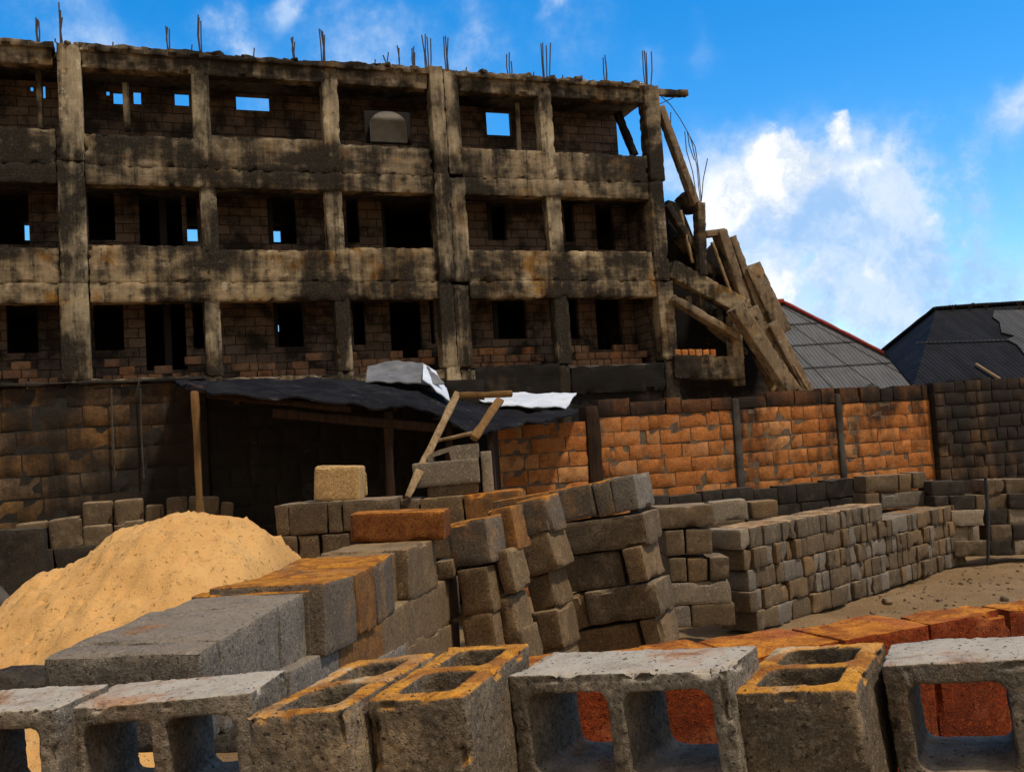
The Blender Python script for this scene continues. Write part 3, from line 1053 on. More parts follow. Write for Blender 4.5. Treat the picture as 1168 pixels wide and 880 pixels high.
def sheet(mb, A, B, na, nb, amp, th, freq=2.5):
    P, Q = [at(*p) for p in A], [at(*p) for p in B]

    def pl(L, t):
        t *= len(L) - 1
        i = min(int(t), len(L) - 2)
        return L[i].lerp(L[i + 1], t - i)
    top = []
    for j in range(nb + 1):
        for i in range(na + 1):
            p = pl(P, i / na).lerp(pl(Q, i / na), j / nb)
            p = p + V((0, 0, amp * nz(p, freq) + amp * .5 * nz(p, freq * 2.7, 3)))
            top.append(p)
    n = na + 1
    k = len(top)
    vs = top + [p - V((0, 0, th)) for p in top]
    fs = []
    for j in range(nb):
        for i in range(na):
            q = (j * n + i, j * n + i + 1, (j + 1) * n + i + 1, (j + 1) * n + i)
            fs.append(q)
            fs.append(tuple(k + x for x in reversed(q)))
    for i in range(na):
        fs.append((i, k + i, k + i + 1, i + 1))
        e = nb * n
        fs.append((e + i, e + i + 1, k + e + i + 1, k + e + i))
    for j in range(nb):
        fs.append((j * n, (j + 1) * n, k + (j + 1) * n, k + j * n))
        e = na
        fs.append((j * n + e, k + j * n + e, k + (j + 1) * n + e, (j + 1) * n + e))
    mb.add(vs, fs)


mb = MB()
sheet(mb, fr, bk, 90, 26, .055, .02, 3.4)
mb.build('roof_sheet', M_TARP, shed)
for x0, y0, x1, y1, d, w, mt, zt in ((222, 446, 229, 600, 9.9, .07, M_POLE, 0), (443, 468, 446, 580, 10.7, .09, M_WOODDK, 0), (512, 478, 513, 580, 11.0, .07, M_WOODDK, 0)):
    p1, p0 = at(x0, y0, d), at(x1, y1, d)
    p0 = p0 + (p0 - p1) * ((p0.z - .0) / (p1.z - p0.z))
    mb = MB()
    mb.beam(p0, p1, w, w, up=V((0, 1, 0)), res=.2, rad=.02, amp=.012, freq=4, seed=x0)
    mb.build('post', mt, shed)
for x0, y0, d0, x1, y1, d1, w in ((311, 471, 10.2, 500, 488, 10.9, .1), (236, 450, 9.9, 400, 466, 10.4, .07), (212, 440, 10.8, 236, 446, 9.9, .07)):
    mb = MB()
    mb.beam(at(x0, y0, d0), at(x1, y1, d1), .08, w, res=.2, rad=.02, amp=.012, freq=4, seed=x1)
    mb.build('roof_beam', M_WOODDK, shed)
for xa, da, xb, db in ((270, 10.0, 290, 12.2), (360, 10.3, 375, 12.5), (450, 10.7, 460, 12.8)):
    mb = MB()
    ya = 458 + (xa - 270) * .05
    mb.beam(at(xa, ya, da), at(xb, 441 + (xa - 270) * .03, db), .07, .07, res=.3, rad=.02, amp=.01)
    mb.build('rafter', M_WOODDK, shed)
mb = MB()                               # boarded end on the right
e0, e1 = at(556, 489, 11.2), at(562, 470, 13.1)
mb.prism([V((e0.x, e0.y, 0)), V((e1.x, e1.y, 0)), V((e1.x, e1.y, e1.z - .05)), V((e0.x, e0.y, e0.z - .05))], V((0, 0, 0)), V((.05, 0, 0)))
mb.build('end_board', M_WOODDK, shed, smooth=False)

# loose roofing sheets lying on the shed
mb = MB()
sheet(mb, [(569, 465, 12.9), (612, 468, 13.0), (646, 469, 13.2)], [(524, 454, 13.7), (590, 452, 13.9), (658, 452, 14.1)], 30, 12, .03, .012, 4)
mb.v = [tuple(V(v) + V((0, 0, .05))) for v in mb.v]
o = mb.build('roofing_sheet', M_ZINCW, None, origin=at(590, 462, 13.3))
tag(o, 'bright white metal roofing sheet lying flat at the right end of the shed roof', 'roofing sheet', 'loose roofing sheets')
o0 = at(460, 430, 12.6)
fold = empty('folded_roofing_sheet', o0, 'bent grey roofing sheet with white underside heaped on the shed roof', 'roofing sheet', 'loose roofing sheets')
mb = MB()
sheet(mb, [(417, 437, 12.3), (460, 437, 12.3), (507, 436, 12.3)], [(419, 416, 13.2), (455, 414, 13.2), (483, 413, 13.2)], 24, 10, .05, .015, 3)
mb.build('grey_side', M_ZINCG, fold)
mb = MB()
sheet(mb, [(482, 433, 12.1), (498, 446, 12.0), (513, 455, 12.0)], [(483, 414, 13.1), (497, 424, 13.0), (509, 441, 12.9)], 16, 10, .04, .015, 3)
mb.build('white_side', M_ZINCW, fold)

# ------------------------------------------------------------------ wooden trestle
tr = empty('wooden_trestle', at(520, 560, 7.9), 'rough wooden trestle of two leaning rails leaning behind the broken hollow block', 'trestle')


def plank(name, a, b, w, t, mat, parent, seed=0):
    mb = MB()
    mb.beam(a, b, w, t, up=V((0, 1, 0)), res=.07, rad=.010, amp=.010, freq=5, seed=seed, chip=.01)
    return mb.build(name, mat, parent)


plank('rail', at(464, 568, 7.45), at(522, 448, 8.2), .062, .05, M_WOOD, tr, 1)
plank('rail', at(540, 500, 7.7), at(570, 456, 8.2), .07, .05, M_POLE, tr, 2)
plank('crossbar', at(524, 451, 8.18), at(584, 449, 8.22), .05, .05, M_POLE, tr, 3)
plank('rung', at(496, 503, 7.85), at(540, 494, 7.85), .035, .05, M_WOOD, tr, 4)

# ------------------------------------------------------------------ concrete blocks
ORD = ['first', 'second', 'third', 'fourth', 'fifth', 'sixth', 'seventh', 'eighth', 'ninth', 'tenth', 'eleventh', 'twelfth', 'thirteenth', 'fourteenth', 'fifteenth', 'sixteenth', 'seventeenth', 'eighteenth', 'nineteenth', 'twentieth', 'twenty-first', 'twenty-second', 'twenty-third', 'twenty-fourth', 'twenty-fifth', 'twenty-sixth', 'twenty-seventh', 'twenty-eighth', 'twenty-ninth', 'thirtieth', 'thirty-first', 'thirty-second', 'thirty-third', 'thirty-fourth', 'thirty-fifth', 'thirty-sixth', 'thirty-seventh', 'thirty-eighth', 'thirty-ninth', 'fortieth', 'forty-first', 'forty-second']
SEED = [0]


def put_block(u, w, p0, Wd, dep, H, mat, label, group, res=.03, rad=.006, amp=.003, chip=.012):
    """solid block: p0 is the top left front edge, u along the face, w into the stack"""
    up = u.cross(w).normalized()
    SEED[0] += 1
    if SEED[0] % 6 == 0:
        chip = max(chip, .045)          # a knocked corner
    c = p0 + u * (Wd / 2) + w * (dep / 2) - up * H
    mb = MB()
    mb.rbox(Matrix.Identity(4), (Wd, dep, H), res=res, rad=rad, amp=amp, freq=9, seed=SEED[0] % 97, chip=chip)
    o = mb.build('concrete_block', mat)
    M = Matrix((u, w, up)).transposed().to_4x4()
    M.translation = c
    o.matrix_world = M
    return tag(o, label, 'block', group)


def pblk(P, x0, y0, x1, y1, H, dep, mat, label, group, off=0.0, gap=.009, **kw):
    p0, p1 = P.hit(x0, y0, off), P.hit(x1, y1, off)
    u = (p1 - p0)
    L = u.length
    u.normalize()
    w = P.w - u * P.w.dot(u)
    w.normalize()
    return put_block(u, w, p0 + u * gap / 2, L - gap, dep, H - .004, mat, label, group, **kw)


# --- front row of hollow blocks
def hollow(name, o, yaw, tilt, L, D, H, axis, mat, label, cells=2):
    """block with through cells. axis 'y': cells open towards the viewer; axis 'z': cells open upwards"""
    bm = bmesh.new()
    bmesh.ops.create_cube(bm, size=1)
    for v in bm.verts:
        v.co = V((v.co.x * L, v.co.y * D, v.co.z * H))
    me = bpy.data.meshes.new(name)
    bm.to_mesh(me)
    bm.free()
    ob = bpy.data.objects.new(name, me)
    COL.objects.link(ob)
    cut = bmesh.new()
    sh = .040
    along = L if (axis == 'y' or L > D) else D
    acr = H if axis == 'y' else min(L, D)
    cl = (along - sh * 2 - .036) / 2
    for sg in (-1, 1):
        n = 8
        rc = .024
        ring = []
        hw, hh = cl / 2, acr / 2 - sh
        for cx, cy, a0 in ((hw - rc, hh - rc, 0), (-hw + rc, hh - rc, 90), (-hw + rc, -hh + rc, 180), (hw - rc, -hh + rc, 270)):
            for k in range(n + 1):
                a = R(a0 + 90 * k / n)
                ring.append((cx + rc * math.cos(a), cy + rc * math.sin(a)))
        ctr = sg * (cl / 2 + .018)
        dep = (D if axis == 'y' else H) / 2 + .03
        lo, hi = [], []
        for (a, b) in ring:
            for lst, tt, s in ((lo, -dep, 1.03), (hi, dep, .93)):
                aa, bb = a * s, b * s
                if axis == 'y':
                    q = (aa + ctr, tt, bb)
                elif L > D:
                    q = (aa + ctr, bb, -tt)
                else:
                    q = (bb, aa + ctr, -tt)
                lst.append(cut.verts.new(q))
        m_ = len(ring)
        cut.faces.new(lo)
        cut.faces.new(hi[::-1])
        for k in range(m_):
            cut.faces.new((lo[k], hi[k], hi[(k + 1) % m_], lo[(k + 1) % m_]))
    bmesh.ops.recalc_face_normals(cut, faces=cut.faces)
    cm = bpy.data.meshes.new('cut')
    cut.to_mesh(cm)
    cut.free()
    co = bpy.data.objects.new('cut', cm)
    COL.objects.link(co)
    md = ob.modifiers.new('b', 'BOOLEAN')
    md.operation, md.object, md.solver = 'DIFFERENCE', co, 'EXACT'
    rm = ob.modifiers.new('r', 'REMESH')
    rm.mode, rm.voxel_size = 'VOXEL', .0048
    dg = bpy.context.evaluated_depsgraph_get()
    nm = bpy.data.meshes.new_from_object(ob.evaluated_get(dg))
    ob.modifiers.clear()
    ob.data = nm
    bpy.data.objects.remove(co)
    SEED[0] += 1
    sd = SEED[0] * 4.3
    bm = bmesh.new()
    bm.from_mesh(nm)
    bmesh.ops.smooth_vert(bm, verts=bm.verts, factor=.25, use_axis_x=True, use_axis_y=True, use_axis_z=True)
    bm.normal_update()
    mv = []
    lim = (L / 2, D / 2, H / 2)
    for v in bm.verts:
        q = v.co
        d = .0018 * nz(q, 26, sd) + .0018 * nz(q, 80, sd + 4) + .004 * nz(q, 7, sd + 8)
        near = sum(1 for a in range(3) if lim[a] - abs(q[a]) < .016)
        if near >= 2:                   # crumbled arrises
            h = nz(q, 15, sd + 30) + .5 * nz(q, 40, sd + 33)
            d -= .001 + max(0., h - .16) * .034
        mv.append(v.normal * d)
    for v, d in zip(bm.verts, mv):
        v.co += d
    for f in bm.faces:
        f.smooth = True
    bm.to_mesh(nm)
    bm.free()
    nm.materials.clear()
    nm.materials.append(mat)
    y, t = R(yaw), R(tilt)
    u = V((math.cos(y) * math.cos(t), math.sin(y) * math.cos(t), math.sin(t)))
    w = V((-math.sin(y), math.cos(y), 0))
    w = (w - u * w.dot(u)).normalized()
    up = u.cross(w)
    M = Matrix((u, w, up)).transposed().to_4x4()
    M.translation = V(o) + u * (L / 2) + w * (D / 2) - up * (H / 2)
    ob.matrix_world = M
    return tag(ob, label, 'block', 'hollow blocks lined up in front')


hollow('hollow_block', (-1.397, 2.072, 1.531), -7.1, 1.2, .45, .21, .235, 'y', M_FRONT, 'hollow block cut off by the left edge of the front row, one dark cell visible')
hollow('hollow_block', (-.969, 2.086, 1.522), -6.5, 2.6, .405, .215, .235, 'y', M_FRONT, 'hollow block with two dark cells facing out, in front of the grey stack')
hollow('hollow_block', (-.522, 1.819, 1.548), -16.4, 5.4, .202, .448, .22, 'z', M_FRONTW, 'rust-topped upright hollow block between the dark-celled block and a taller rusty block')
hollow('hollow_block', (-.300, 1.825, 1.563), -15.5, 2.8, .19, .45, .235, 'z', M_FRONTW, 'orange-rimmed upright hollow block just left of the see-through white-topped block')
hollow('hollow_block', (-.048, 2.03, 1.545), -28, 4.2, .455, .215, .235, 'y', M_FRONT, 'white-topped block in mid front row with two cells showing red behind')
hollow('hollow_block', (.355, 1.85, 1.53), -27.4, 4.8, .226, .402, .235, 'z', M_FRONTW, 'upright hollow block between the two see-through white-topped blocks')
hollow('hollow_block', at(1004, 758, 1.90), -25, 4.5, .45, .215, .235, 'y', M_FRONT, 'white-topped see-through hollow block cut off at the right end of the front row')

# --- rusty red row behind the front row, right
q0_, q1_ = at(975, 727, 2.73), at(1168, 692, 2.99)
RP = Plane(q0_, math.degrees(math.atan2(q1_.y - q0_.y, q1_.x - q0_.x)))
G = 'red stained blocks behind the front row'


def redy(x): return 727 - (x - 975) * .183


pblk(RP, 632, redy(632) - 16, 750, redy(750) - 2, .8, .31, M_RED, 'dark red block low behind the left half of the mid-row block', G, res=.02, chip=.03, amp=.006, rad=.008)
for i, (x0, x1) in enumerate(((752, 858), (859, 962), (963, 1060), (1061, 1150), (1151, 1232), (1233, 1300))):
    pblk(RP, x0, redy(x0), x1, redy(x1), .85, (.31, .27, .22, .15, .10, .08)[i], M_RED, ['rust-red block seen through the left cell of the see-through mid-row block', 'rust-red block behind the right cell of the see-through mid-row block', 'rust-red block behind the upright block with two top cells', 'deep red block behind the left corner of the right-end block', 'deep red block behind the open cell of the right-end block', 'deep red block at the far right edge of the red row'][i], G, res=.02, chip=.01, amp=.004, rad=.004, gap=.001, off=.012 * math.sin(i * 2))

# --- the grey stack on the left of the middle
P1 = Plane((-.775, 2.45), 82.6)
G = 'grey stack behind the front row'
X = [(226, 744, 250, 729, M_GREY, 'grey block at the near corner of the low grey stack'), (250, 729, 318, 690, M_GREY, 'broad grey block next to the near corner of the low grey stack'), (318, 690, 350, 674, M_GREY, 'narrow recessed grey block in the top course of the low grey stack'), (350, 674, 369, 664, M_RUSTTOP, 'narrow dark grey block right of the recessed one on the low grey stack'), (369, 664, 405, 655, M_RUSTTOP, 'smooth grey block left of the orange-stained one on the low grey stack'), (405, 655, 427, 644, M_RUST, 'orange-stained block in the top course of the low grey stack'), (427, 644, 447, 631, M_RUSTTOP, 'grey block just right of the orange-stained one on the low grey stack'), (447, 631, 464, 626, M_WARM, 'narrow rounded block near the far end of the low grey stack'), (464, 626, 497, 614, M_WARM, 'far end block with lit top on the low grey stack')]
for i, (x0, y0, x1, y1, mt, lb) in enumerate(X):
    pblk(P1, x0, y0, x1, y1, .24, .40 - (.03 if i in (2, 7) else 0), mt, lb, G, off=(0, 0, .05, .035, -.015, -.012, .0, .055, 0)[i], res=.02, amp=.0035, chip=.016)
X = [(330, 766, 386, 735, M_GREY, 'grey second-course block under the smooth grey block'), (386, 735, 437, 706, M_RUST, 'rust-streaked second-course block under the orange-stained block'), (435, 706, 466, 684, M_WARM, 'narrow second-course block with an orange streak beside the rust-streaked one'), (466, 684, 514, 658, M_WARM, 'long second-course block at the far end of the low grey stack'), (515, 657, 523, 653, M_WARM, 'thin upright piece at the far end of the second course')]
for x0, y0, x1, y1, mt, lb in X:
    pblk(P1, x0, y0, x1, y1, .235, .40, mt, lb, G, off=.005, res=.022, amp=.0035)
X = [(392, 772, 464, 733, M_GREY, 'third-course grey block under the rust-streaked block'), (464, 733, 524, 708, M_WARM, 'third-course block with pale scuffs at the foot of the low grey stack')]
for x0, y0, x1, y1, mt, lb in X:
    pblk(P1, x0, y0, x1, y1, .235, .40, mt, lb, G, off=.0, res=.022)
OP = Plane(at(397, 584, 5.0), -4)
pblk(OP, 397, 586, 507, 582, .148, .24, M_RUSTDK, 'flat dark orange rusty block lying across the low grey stack', 'loose blocks on the stacks', res=.02)

# --- leaning stack in the middle: front column, second column, long faces
G = 'leaning middle stack'
PA = Plane(at(510, 598, 5.3), -21)
PB = Plane(at(585, 572, 5.75), -22)
PC = Plane(at(624, 561, 6.3), -23)
X = [(PA, 507, 598, 553, 590, .24, .24, M_RUSTTOP, 'pale-topped front corner block of the leaning middle stack', 0), (PA, 520, 651, 556, 646, .24, .40, M_WARM, 'second block down in the front column of the leaning stack', .0), (PA, 524, 703, 562, 698, .24, .40, M_WARM, 'dark third block down in the front column of the leaning stack', .0), (PA, 527, 752, 565, 747, .24, .40, M_WARM, 'lowest block in the front column of the leaning stack', .0),
     (PA, 553, 583, 583, 577, .24, .2, M_RUST, 'orange-topped block just behind the front corner block', .26), (PA, 562, 630, 578, 626, .235, .25, M_WARM, 'dark chamfered block tucked right of the front column, second course', .1), (PA, 564, 684, 582, 680, .235, .25, M_WARM, 'block tucked right of the front column, third course', .1), (PA, 575, 722, 595, 718, .20, .25, M_WARM, 'small broken block at the foot of the front column', .1),
     (PB, 586, 573, 621, 564, .225, .26, M_RUSTTOP, 'rounded top block of the second column in the leaning stack', 0), (PB, 590, 616, 625, 605, .225, .30, M_WARM, 'round-shouldered second block of the second column', 0), (PB, 597, 657, 626, 650, .225, .30, M_WARM, 'third block of the second column with a pale chipped corner', .03), (PB, 603, 699, 636, 694, .235, .30, M_WARM, 'fourth block of the second column, near the front row', 0), (PB, 607, 745, 640, 740, .2, .30, M_WARM, 'lowest block of the second column in the leaning stack', 0),
     (PC, 624, 561, 674, 551, .205, .40, M_RUSTTOP, 'dark wide block at the left of the top course, long-faced side of the leaning stack', 0), (PC, 674, 551, 695, 546, .22, .40, M_RUSTTOP, 'upright narrow block in the middle of the leaning stack top course', 0), (PC, 695, 546, 723, 541, .215, .36, M_GREY, 'lit corner block at the right end of the leaning stack top course', 0),
     (PC, 631, 599, 734, 585, .20, .36, M_BUFF, 'long block spanning the second course of the leaning stack', 0), (PC, 636, 637, 707, 627, .22, .36, M_BUFF, 'dark long block in the third course of the leaning stack', .03), (PC, 708, 627, 731, 622, .215, .40, M_WARM, 'jutting pale corner block at the right of the third course', -.03),
     (PC, 640, 682, 663, 676, .21, .36, M_WARM, 'short block left of the deep joint in the fourth course', 0), (PC, 665, 676, 748, 664, .205, .36, M_BUFF, 'long lit block in the fourth course of the leaning stack', -.02), (PC, 650, 722, 726, 709, .18, .36, M_WARM, 'long low block in the fifth course of the leaning stack', .02), (PC, 728, 708, 752, 703, .20, .36, M_WARM, 'brown corner block at the right foot of the leaning stack', -.01), (PC, 652, 757, 752, 745, .20, .36, M_BUFF, 'bottom block under the fifth course of the leaning stack', 0),
     (PC, 560, 572, 623, 561, .22, .40, M_RUST, 'orange-dusted block on top between the two columns and the wide dark block', .06), (PC, 560, 615, 629, 602, .22, .40, M_WARM, 'hidden dark block under the orange-dusted top block', .06)]
for P, x0, y0, x1, y1, H, dep, mt, lb, off in X:
    pblk(P, x0, y0, x1, y1, H, dep, mt, lb, G, off=off, res=.024, rad=.016 if P is PB else .006, amp=.0035, chip=.02)
pblk(Plane(at(496, 641, 5.25), -8), 494, 642, 516, 638, .10, .2, M_WARM, 'thin flat block between the low grey stack and the leaning stack', G)

# --- stack behind, left of centre
G = 'stack beside the sand heap'
PS = Plane(at(312, 577, 7.3), -3)
X = [(312, 577, 328, 575, .23, 'end block at the left of the top course beside the sand heap'), (328, 575, 373, 572, .23, 'wide block in the top course beside the sand heap, under the tan block'), (373, 572, 390, 571, .23, 'narrow block under the right side of the tan block'), (390, 571, 450, 568, .225, 'dark block behind the flat orange rusty block'), (319, 612, 339, 611, .23, 'lower left block beside the sand heap'), (339, 611, 364, 610, .23, 'second block in the lower course beside the sand heap'), (365, 610, 398, 608, .23, 'third block in the lower course beside the sand heap'), (319, 648, 352, 646, .23, 'bottom left block against the sand heap'), (353, 646, 398, 644, .23, 'bottom right block beside the sand heap, above the orange dust')]
for x0, y0, x1, y1, H, lb in X:
    pblk(PS, x0, y0, x1, y1, H, .4, M_BUFF, lb, G, off=.0)
PT = Plane(at(357, 531, 7.34), -4)
pblk(PT, 357, 531, 411, 531, .265, .2, M_TAN, 'square tan block standing alone on the stack beside the sand heap', 'loose blocks on the stacks', res=.025, rad=.02)
pblk(Plane(at(404, 537, 7.62), 40), 404, 538, 421, 537, .2, .15, M_TAN, 'small tan broken piece behind the square tan block', 'loose blocks on the stacks', chip=.05, rad=.03)
PM = Plane(at(462, 571, 7.5), -4)
G = 'course under the broken hollow block'
for x0, y0, x1, y1, mt, lb in ((456, 570, 478, 569, M_BUFF, 'short block at the foot of the trestle rail'), (478, 569, 528, 565, M_WARM, 'long dark block under the pale upper block by the trestle'), (528, 565, 596, 558, M_RUST, 'rusty flat-topped block right of the trestle foot'), (462, 604, 520, 601, M_BUFF, 'lower block hidden behind the flat orange block'), (520, 600, 590, 596, M_WARM, 'lower block behind the front corner of the leaning stack')):
    pblk(PM, x0, y0, x1, y1, .23, .4, mt, lb, G)
PN = Plane(at(469, 528, 7.6), 0)
G = 'pale blocks heaped by the trestle'
pblk(PN, 486, 553, 546, 548, .10, .3, M_BUFF, 'thin slab between the trestle foot and the pale upper block', G, off=.02)
pblk(PN, 469, 529, 546, 522, .19, .28, M_PALE, 'large pale block leaning on the trestle below the broken hollow piece', G)
pblk(PN, 547, 515, 560, 514, .34, .25, M_PALE, 'narrow pale block standing on end right of the broken hollow piece', G, off=.05)
mb = MB()
pl = [(488, 526), (488, 519), (500, 513), (518, 508), (545, 505), (546, 523), (515, 526), (512, 515), (494, 521), (494, 526)]
mb.prism([PN.hit(x, y, .06) for x, y in pl], V((0, 0, 0)), PN.w * .2)
o = mb.build('broken_block', M_PALE, None, smooth=False, origin=PN.hit(515, 524, .1))
tag(o, 'broken hollow block with an open cell on top of the large pale block', 'block', G)

# --- head of the long stack at the right
G = 'head of the long stack'
PH = Plane(at(749, 579, 9.4), 2)
X = [(749, 579, 813, 575, .205, M_BUFF, 'wide block on top of the head of the long stack'), (758, 606, 780, 604, .235, M_BUFF, 'left block of the second course at the long stack head'), (782, 604, 812, 603, .235, M_BUFF, 'right block of the second course at the long stack head'), (763, 637, 783, 636, .22, M_BUFF, 'left block of the third course at the long stack head'), (784, 637, 808, 636, .22, M_WARM, 'middle block of the third course at the long stack head'), (809, 636, 832, 635, .215, M_BUFF, 'right block of the third course at the long stack head'), (765, 665, 834, 662, .21, M_PALE, 'buff stained block low on the long stack head'), (765, 691, 788, 690, .205, M_GREY, 'pale grey foot block at the left of the long stack head'), (788, 690, 838, 687, .21, M_BUFF, 'long foot block at the long stack head')]
for x0, y0, x1, y1, H, mt, lb in X:
    pblk(PH, x0, y0, x1, y1, H, .40, mt, lb, G, res=.04)
PH2 = Plane(at(811, 573, 11.0), 4)
pblk(PH2, 811, 573, 852, 569, .23, .3, M_PALE, 'chipped pale block behind the top of the long stack near its head', G, res=.04, chip=.04)
pblk(PH2, 856, 573, 887, 570, .2, .3, M_WARM, 'round stained block right of the chipped pale one', G, res=.04, off=.2)
pblk(PH2, 806, 595, 850, 592, .22, .3, M_BUFF, 'block under the chipped pale block', G, res=.04)
pblk(PH2, 852, 592, 890, 589, .22, .3, M_DARK, 'dark block under the round stained block', G, res=.04, off=.2)

# --- the long stack, course by course
q0, q1 = V((2.20, 9.85, 0)), V((6.12, 13.85, 0))
ldir = (q1 - q0).normalized()
lw_ = V((-ldir.y, ldir.x, 0))
LEN = (q1 - q0).length
rng = random.Random(77)
CN = ['bottom', 'second', 'third', 'fourth', 'top']
BIT = ['grey', 'weathered', 'brownish', 'dusty']
for c in range(5):
    h = .205
    s = [0.05, -.06, -.03, -.08, -.12][c] + .02
    end = LEN if c < 4 else LEN * .56
    k = 0
    tone = 0
    while s < end - .1:
        wd = rng.choice((.13, .15, .17, .15, .225, .13, .40 if c < 4 else .2))
        ph = rng.uniform(-.02, .025)
        mt = rng.choice((M_BUFF, M_BUFF, M_WARM, M_BUFF, M_GREY)) if c < 4 else M_DUSTY
        if c == 4 and k == 0: mt = M_PALE
        z = h * (c + 1) - .02 * (s / LEN)
        an = rng.uniform(-.02, .02)
        u = V((ldir.x * math.cos(an) - ldir.y * math.sin(an), ldir.x * math.sin(an) + ldir.y * math.cos(an), rng.uniform(-.01, .01))).normalized()
        w = V((-u.y, u.x, 0)).normalized()
        p0 = q0 + ldir * s + lw_ * ph + V((0, 0, z + .03))
        put_block(u, w, p0, wd - .012, .42, h - .006, mt, '%s block in the long stack, %s course, %s from its head' % ('pale' if mt is M_PALE else 'grey' if mt is M_GREY else 'tan-topped' if mt is M_DUSTY else 'brown' if mt is M_WARM else 'drab', CN[c], ORD[k]), 'blocks of the long stack', res=.05, rad=.010, amp=.005, chip=.025)
        s += wd
        k += 1
# blocks on the far end of the long stack
G = 'blocks on the far end of the long stack'
PF = Plane(at(987, 565, 13.6), 14)
for x0, y0, x1, y1, H, mt, lb in ((987, 543, 1024, 541, .225, M_BUFF, 'wide upper block on the far end of the long stack'), (1025, 541, 1040, 540, .225, M_WARM, 'narrow upper block in the middle on the far end of the long stack'), (1041, 539, 1056, 538, .225, M_BUFF, 'upper right block on the far end of the long stack'), (987, 563, 1003, 562, .22, M_BUFF, 'short lower block on the far end of the long stack'), (1005, 562, 1058, 559, .22, M_GREY, 'long lower block on the far end of the long stack')):
    pblk(PF, x0, y0, x1, y1, H, .3, mt, lb, G, res=.05)
for i, (x0, x1) in enumerate(((925, 948), (949, 985), (986, 1022), (1023, 1060))):
    pblk(PF, x0, 584 - (x0 - 987) * .05, x1, 584 - (x1 - 987) * .05, .25, .35, M_DARK, ['dark block behind the top step of the long stack', 'second dark block behind the lower step of the long stack', 'dark block below the short lower block', 'dark block below the long lower block'][i], 'dark blocks behind the long stack', res=.05, off=.05)

# --- dark pile at the far right
G = 'dark pile at the right edge'
PR = Plane(at(1060, 560, 13.6), 8)
rows = [(548, [(1062, 1100, M_DARK), (1124, 1146, M_BUFF), (1147, 1180, M_BUFF)]), (565, [(1066, 1082, M_DARK), (1083, 1112, M_DARK), (1113, 1150, M_BUFF), (1151, 1185, M_DARK)]), (582, [(1066, 1083, M_DARK), (1085, 1123, M_PALE), (1124, 1149, M_DARK), (1151, 1190, M_PALE)]), (600, [(1064, 1079, M_DARK), (1080, 1105, M_PALE), (1106, 1117, M_PALE), (1130, 1154, M_BUFF), (1155, 1190, M_DARK)]), (617, [(1070, 1087, M_DARK), (1088, 1128, M_BUFF), (1129, 1156, M_DARK), (1157, 1192, M_PALE)])]
RN = ['top', 'second', 'middle', 'fourth', 'bottom']
for r, (y, lst) in enumerate(rows):
    for k, (x0, x1, mt) in enumerate(lst):
        col = 'blackened' if mt is M_DARK else 'pale' if mt is M_PALE else 'brown-grey'
        pblk(PR, x0, y + 1 - (x0 - 1060) * .03, x1, y + 1 - (x1 - 1060) * .03, .215, .35, mt, '%s block, %s course of the dark pile at the right edge, %s from its left' % (col, RN[r], ORD[k]), G, res=.05, off=random.uniform(-.05, .05) + r * -.03, chip=.03)
mb = MB()
p0, p1 = at(1127, 640, 13.25), at(1124, 544, 13.25)
mb.tube([p0, (p0 + p1) / 2 + V((.02, 0, 0)), p1], .022, 8)
tag(mb.build('upright_pipe', M_LAP, None, origin=p0), 'thin black upright pipe before the dark pile', 'pipe')

# --- grey blocks at the foot of the stained wall
G = 'grey blocks along the stained wall'
PL = Plane(at(95, 575, 10.7), 18)
X = [(93, 573, 128, 571, 'grey block with whitish top left of the pair along the stained wall'), (129, 571, 163, 568, 'grey block with broken top beside the pair along the stained wall'), (165, 576, 187, 575, 'small dark grey block in the dip of the row along the stained wall'), (189, 568, 214, 566, 'rounded grey block left of the shed pole'), (215, 566, 251, 566, 'rounded grey block at the shed pole'), (252, 572, 268, 573, 'last small grey block right of the shed pole')]
for x0, y0, x1, y1, lb in X:
    pblk(PL, x0, y0, x1, y1, .28, .3, M_BUFF, lb, G, res=.04, rad=.03, chip=.06)
X = [(16, 598, 52, 594, 'lower grey block nearest the dark slab at the left'), (53, 594, 92, 588, 'lower grey block second from the dark slab at the left'), (93, 600, 128, 597, 'lower grey block under the whitish-topped one'), (129, 596, 165, 592, 'lower grey block under the broken-topped one'), (166, 599, 205, 596, 'lower grey block under the dip of the row'), (206, 594, 250, 592, 'lower grey block under the rounded pair')]
for x0, y0, x1, y1, lb in X:
    pblk(PL, x0, y0, x1, y1, .34, .3, M_BUFF, lb, G, res=.04, rad=.03, chip=.05, off=-.06)
X = [(16, 632, 60, 626), (61, 626, 110, 621), (111, 628, 160, 622), (161, 622, 210, 618)]
for i, (x0, y0, x1, y1) in enumerate(X):
    pblk(PL, x0, y0, x1, y1, .9, .3, M_DARK, ['tall dark block above the left slope of the sand heap', 'second tall dark block above the left slope of the sand heap', 'third tall dark block half buried behind the sand heap', 'dark block buried behind the sand crest'][i], G, res=.06, off=-.1)
mb = MB()
PD = Plane(at(-40, 612, 9.3), 10)
p0 = PD.hit(-45, 605)
mb = MB()
M = Matrix.Rotation(R(10), 4, 'Z')
M.translation = V((0, 0, 0))
mb.rbox(M, (.85, .12, 1.5), res=.08, rad=.02, amp=.012, freq=4, seed=3, chip=.03)
o = mb.build('concrete_slab', M_DARK)
q = PD.hit(-3, 604, .06)
o.location = (q.x, q.y, q.z - 1.5)
tag(o, 'upright dark concrete slab at the left edge behind the sand heap', 'slab')

# --- sand heap


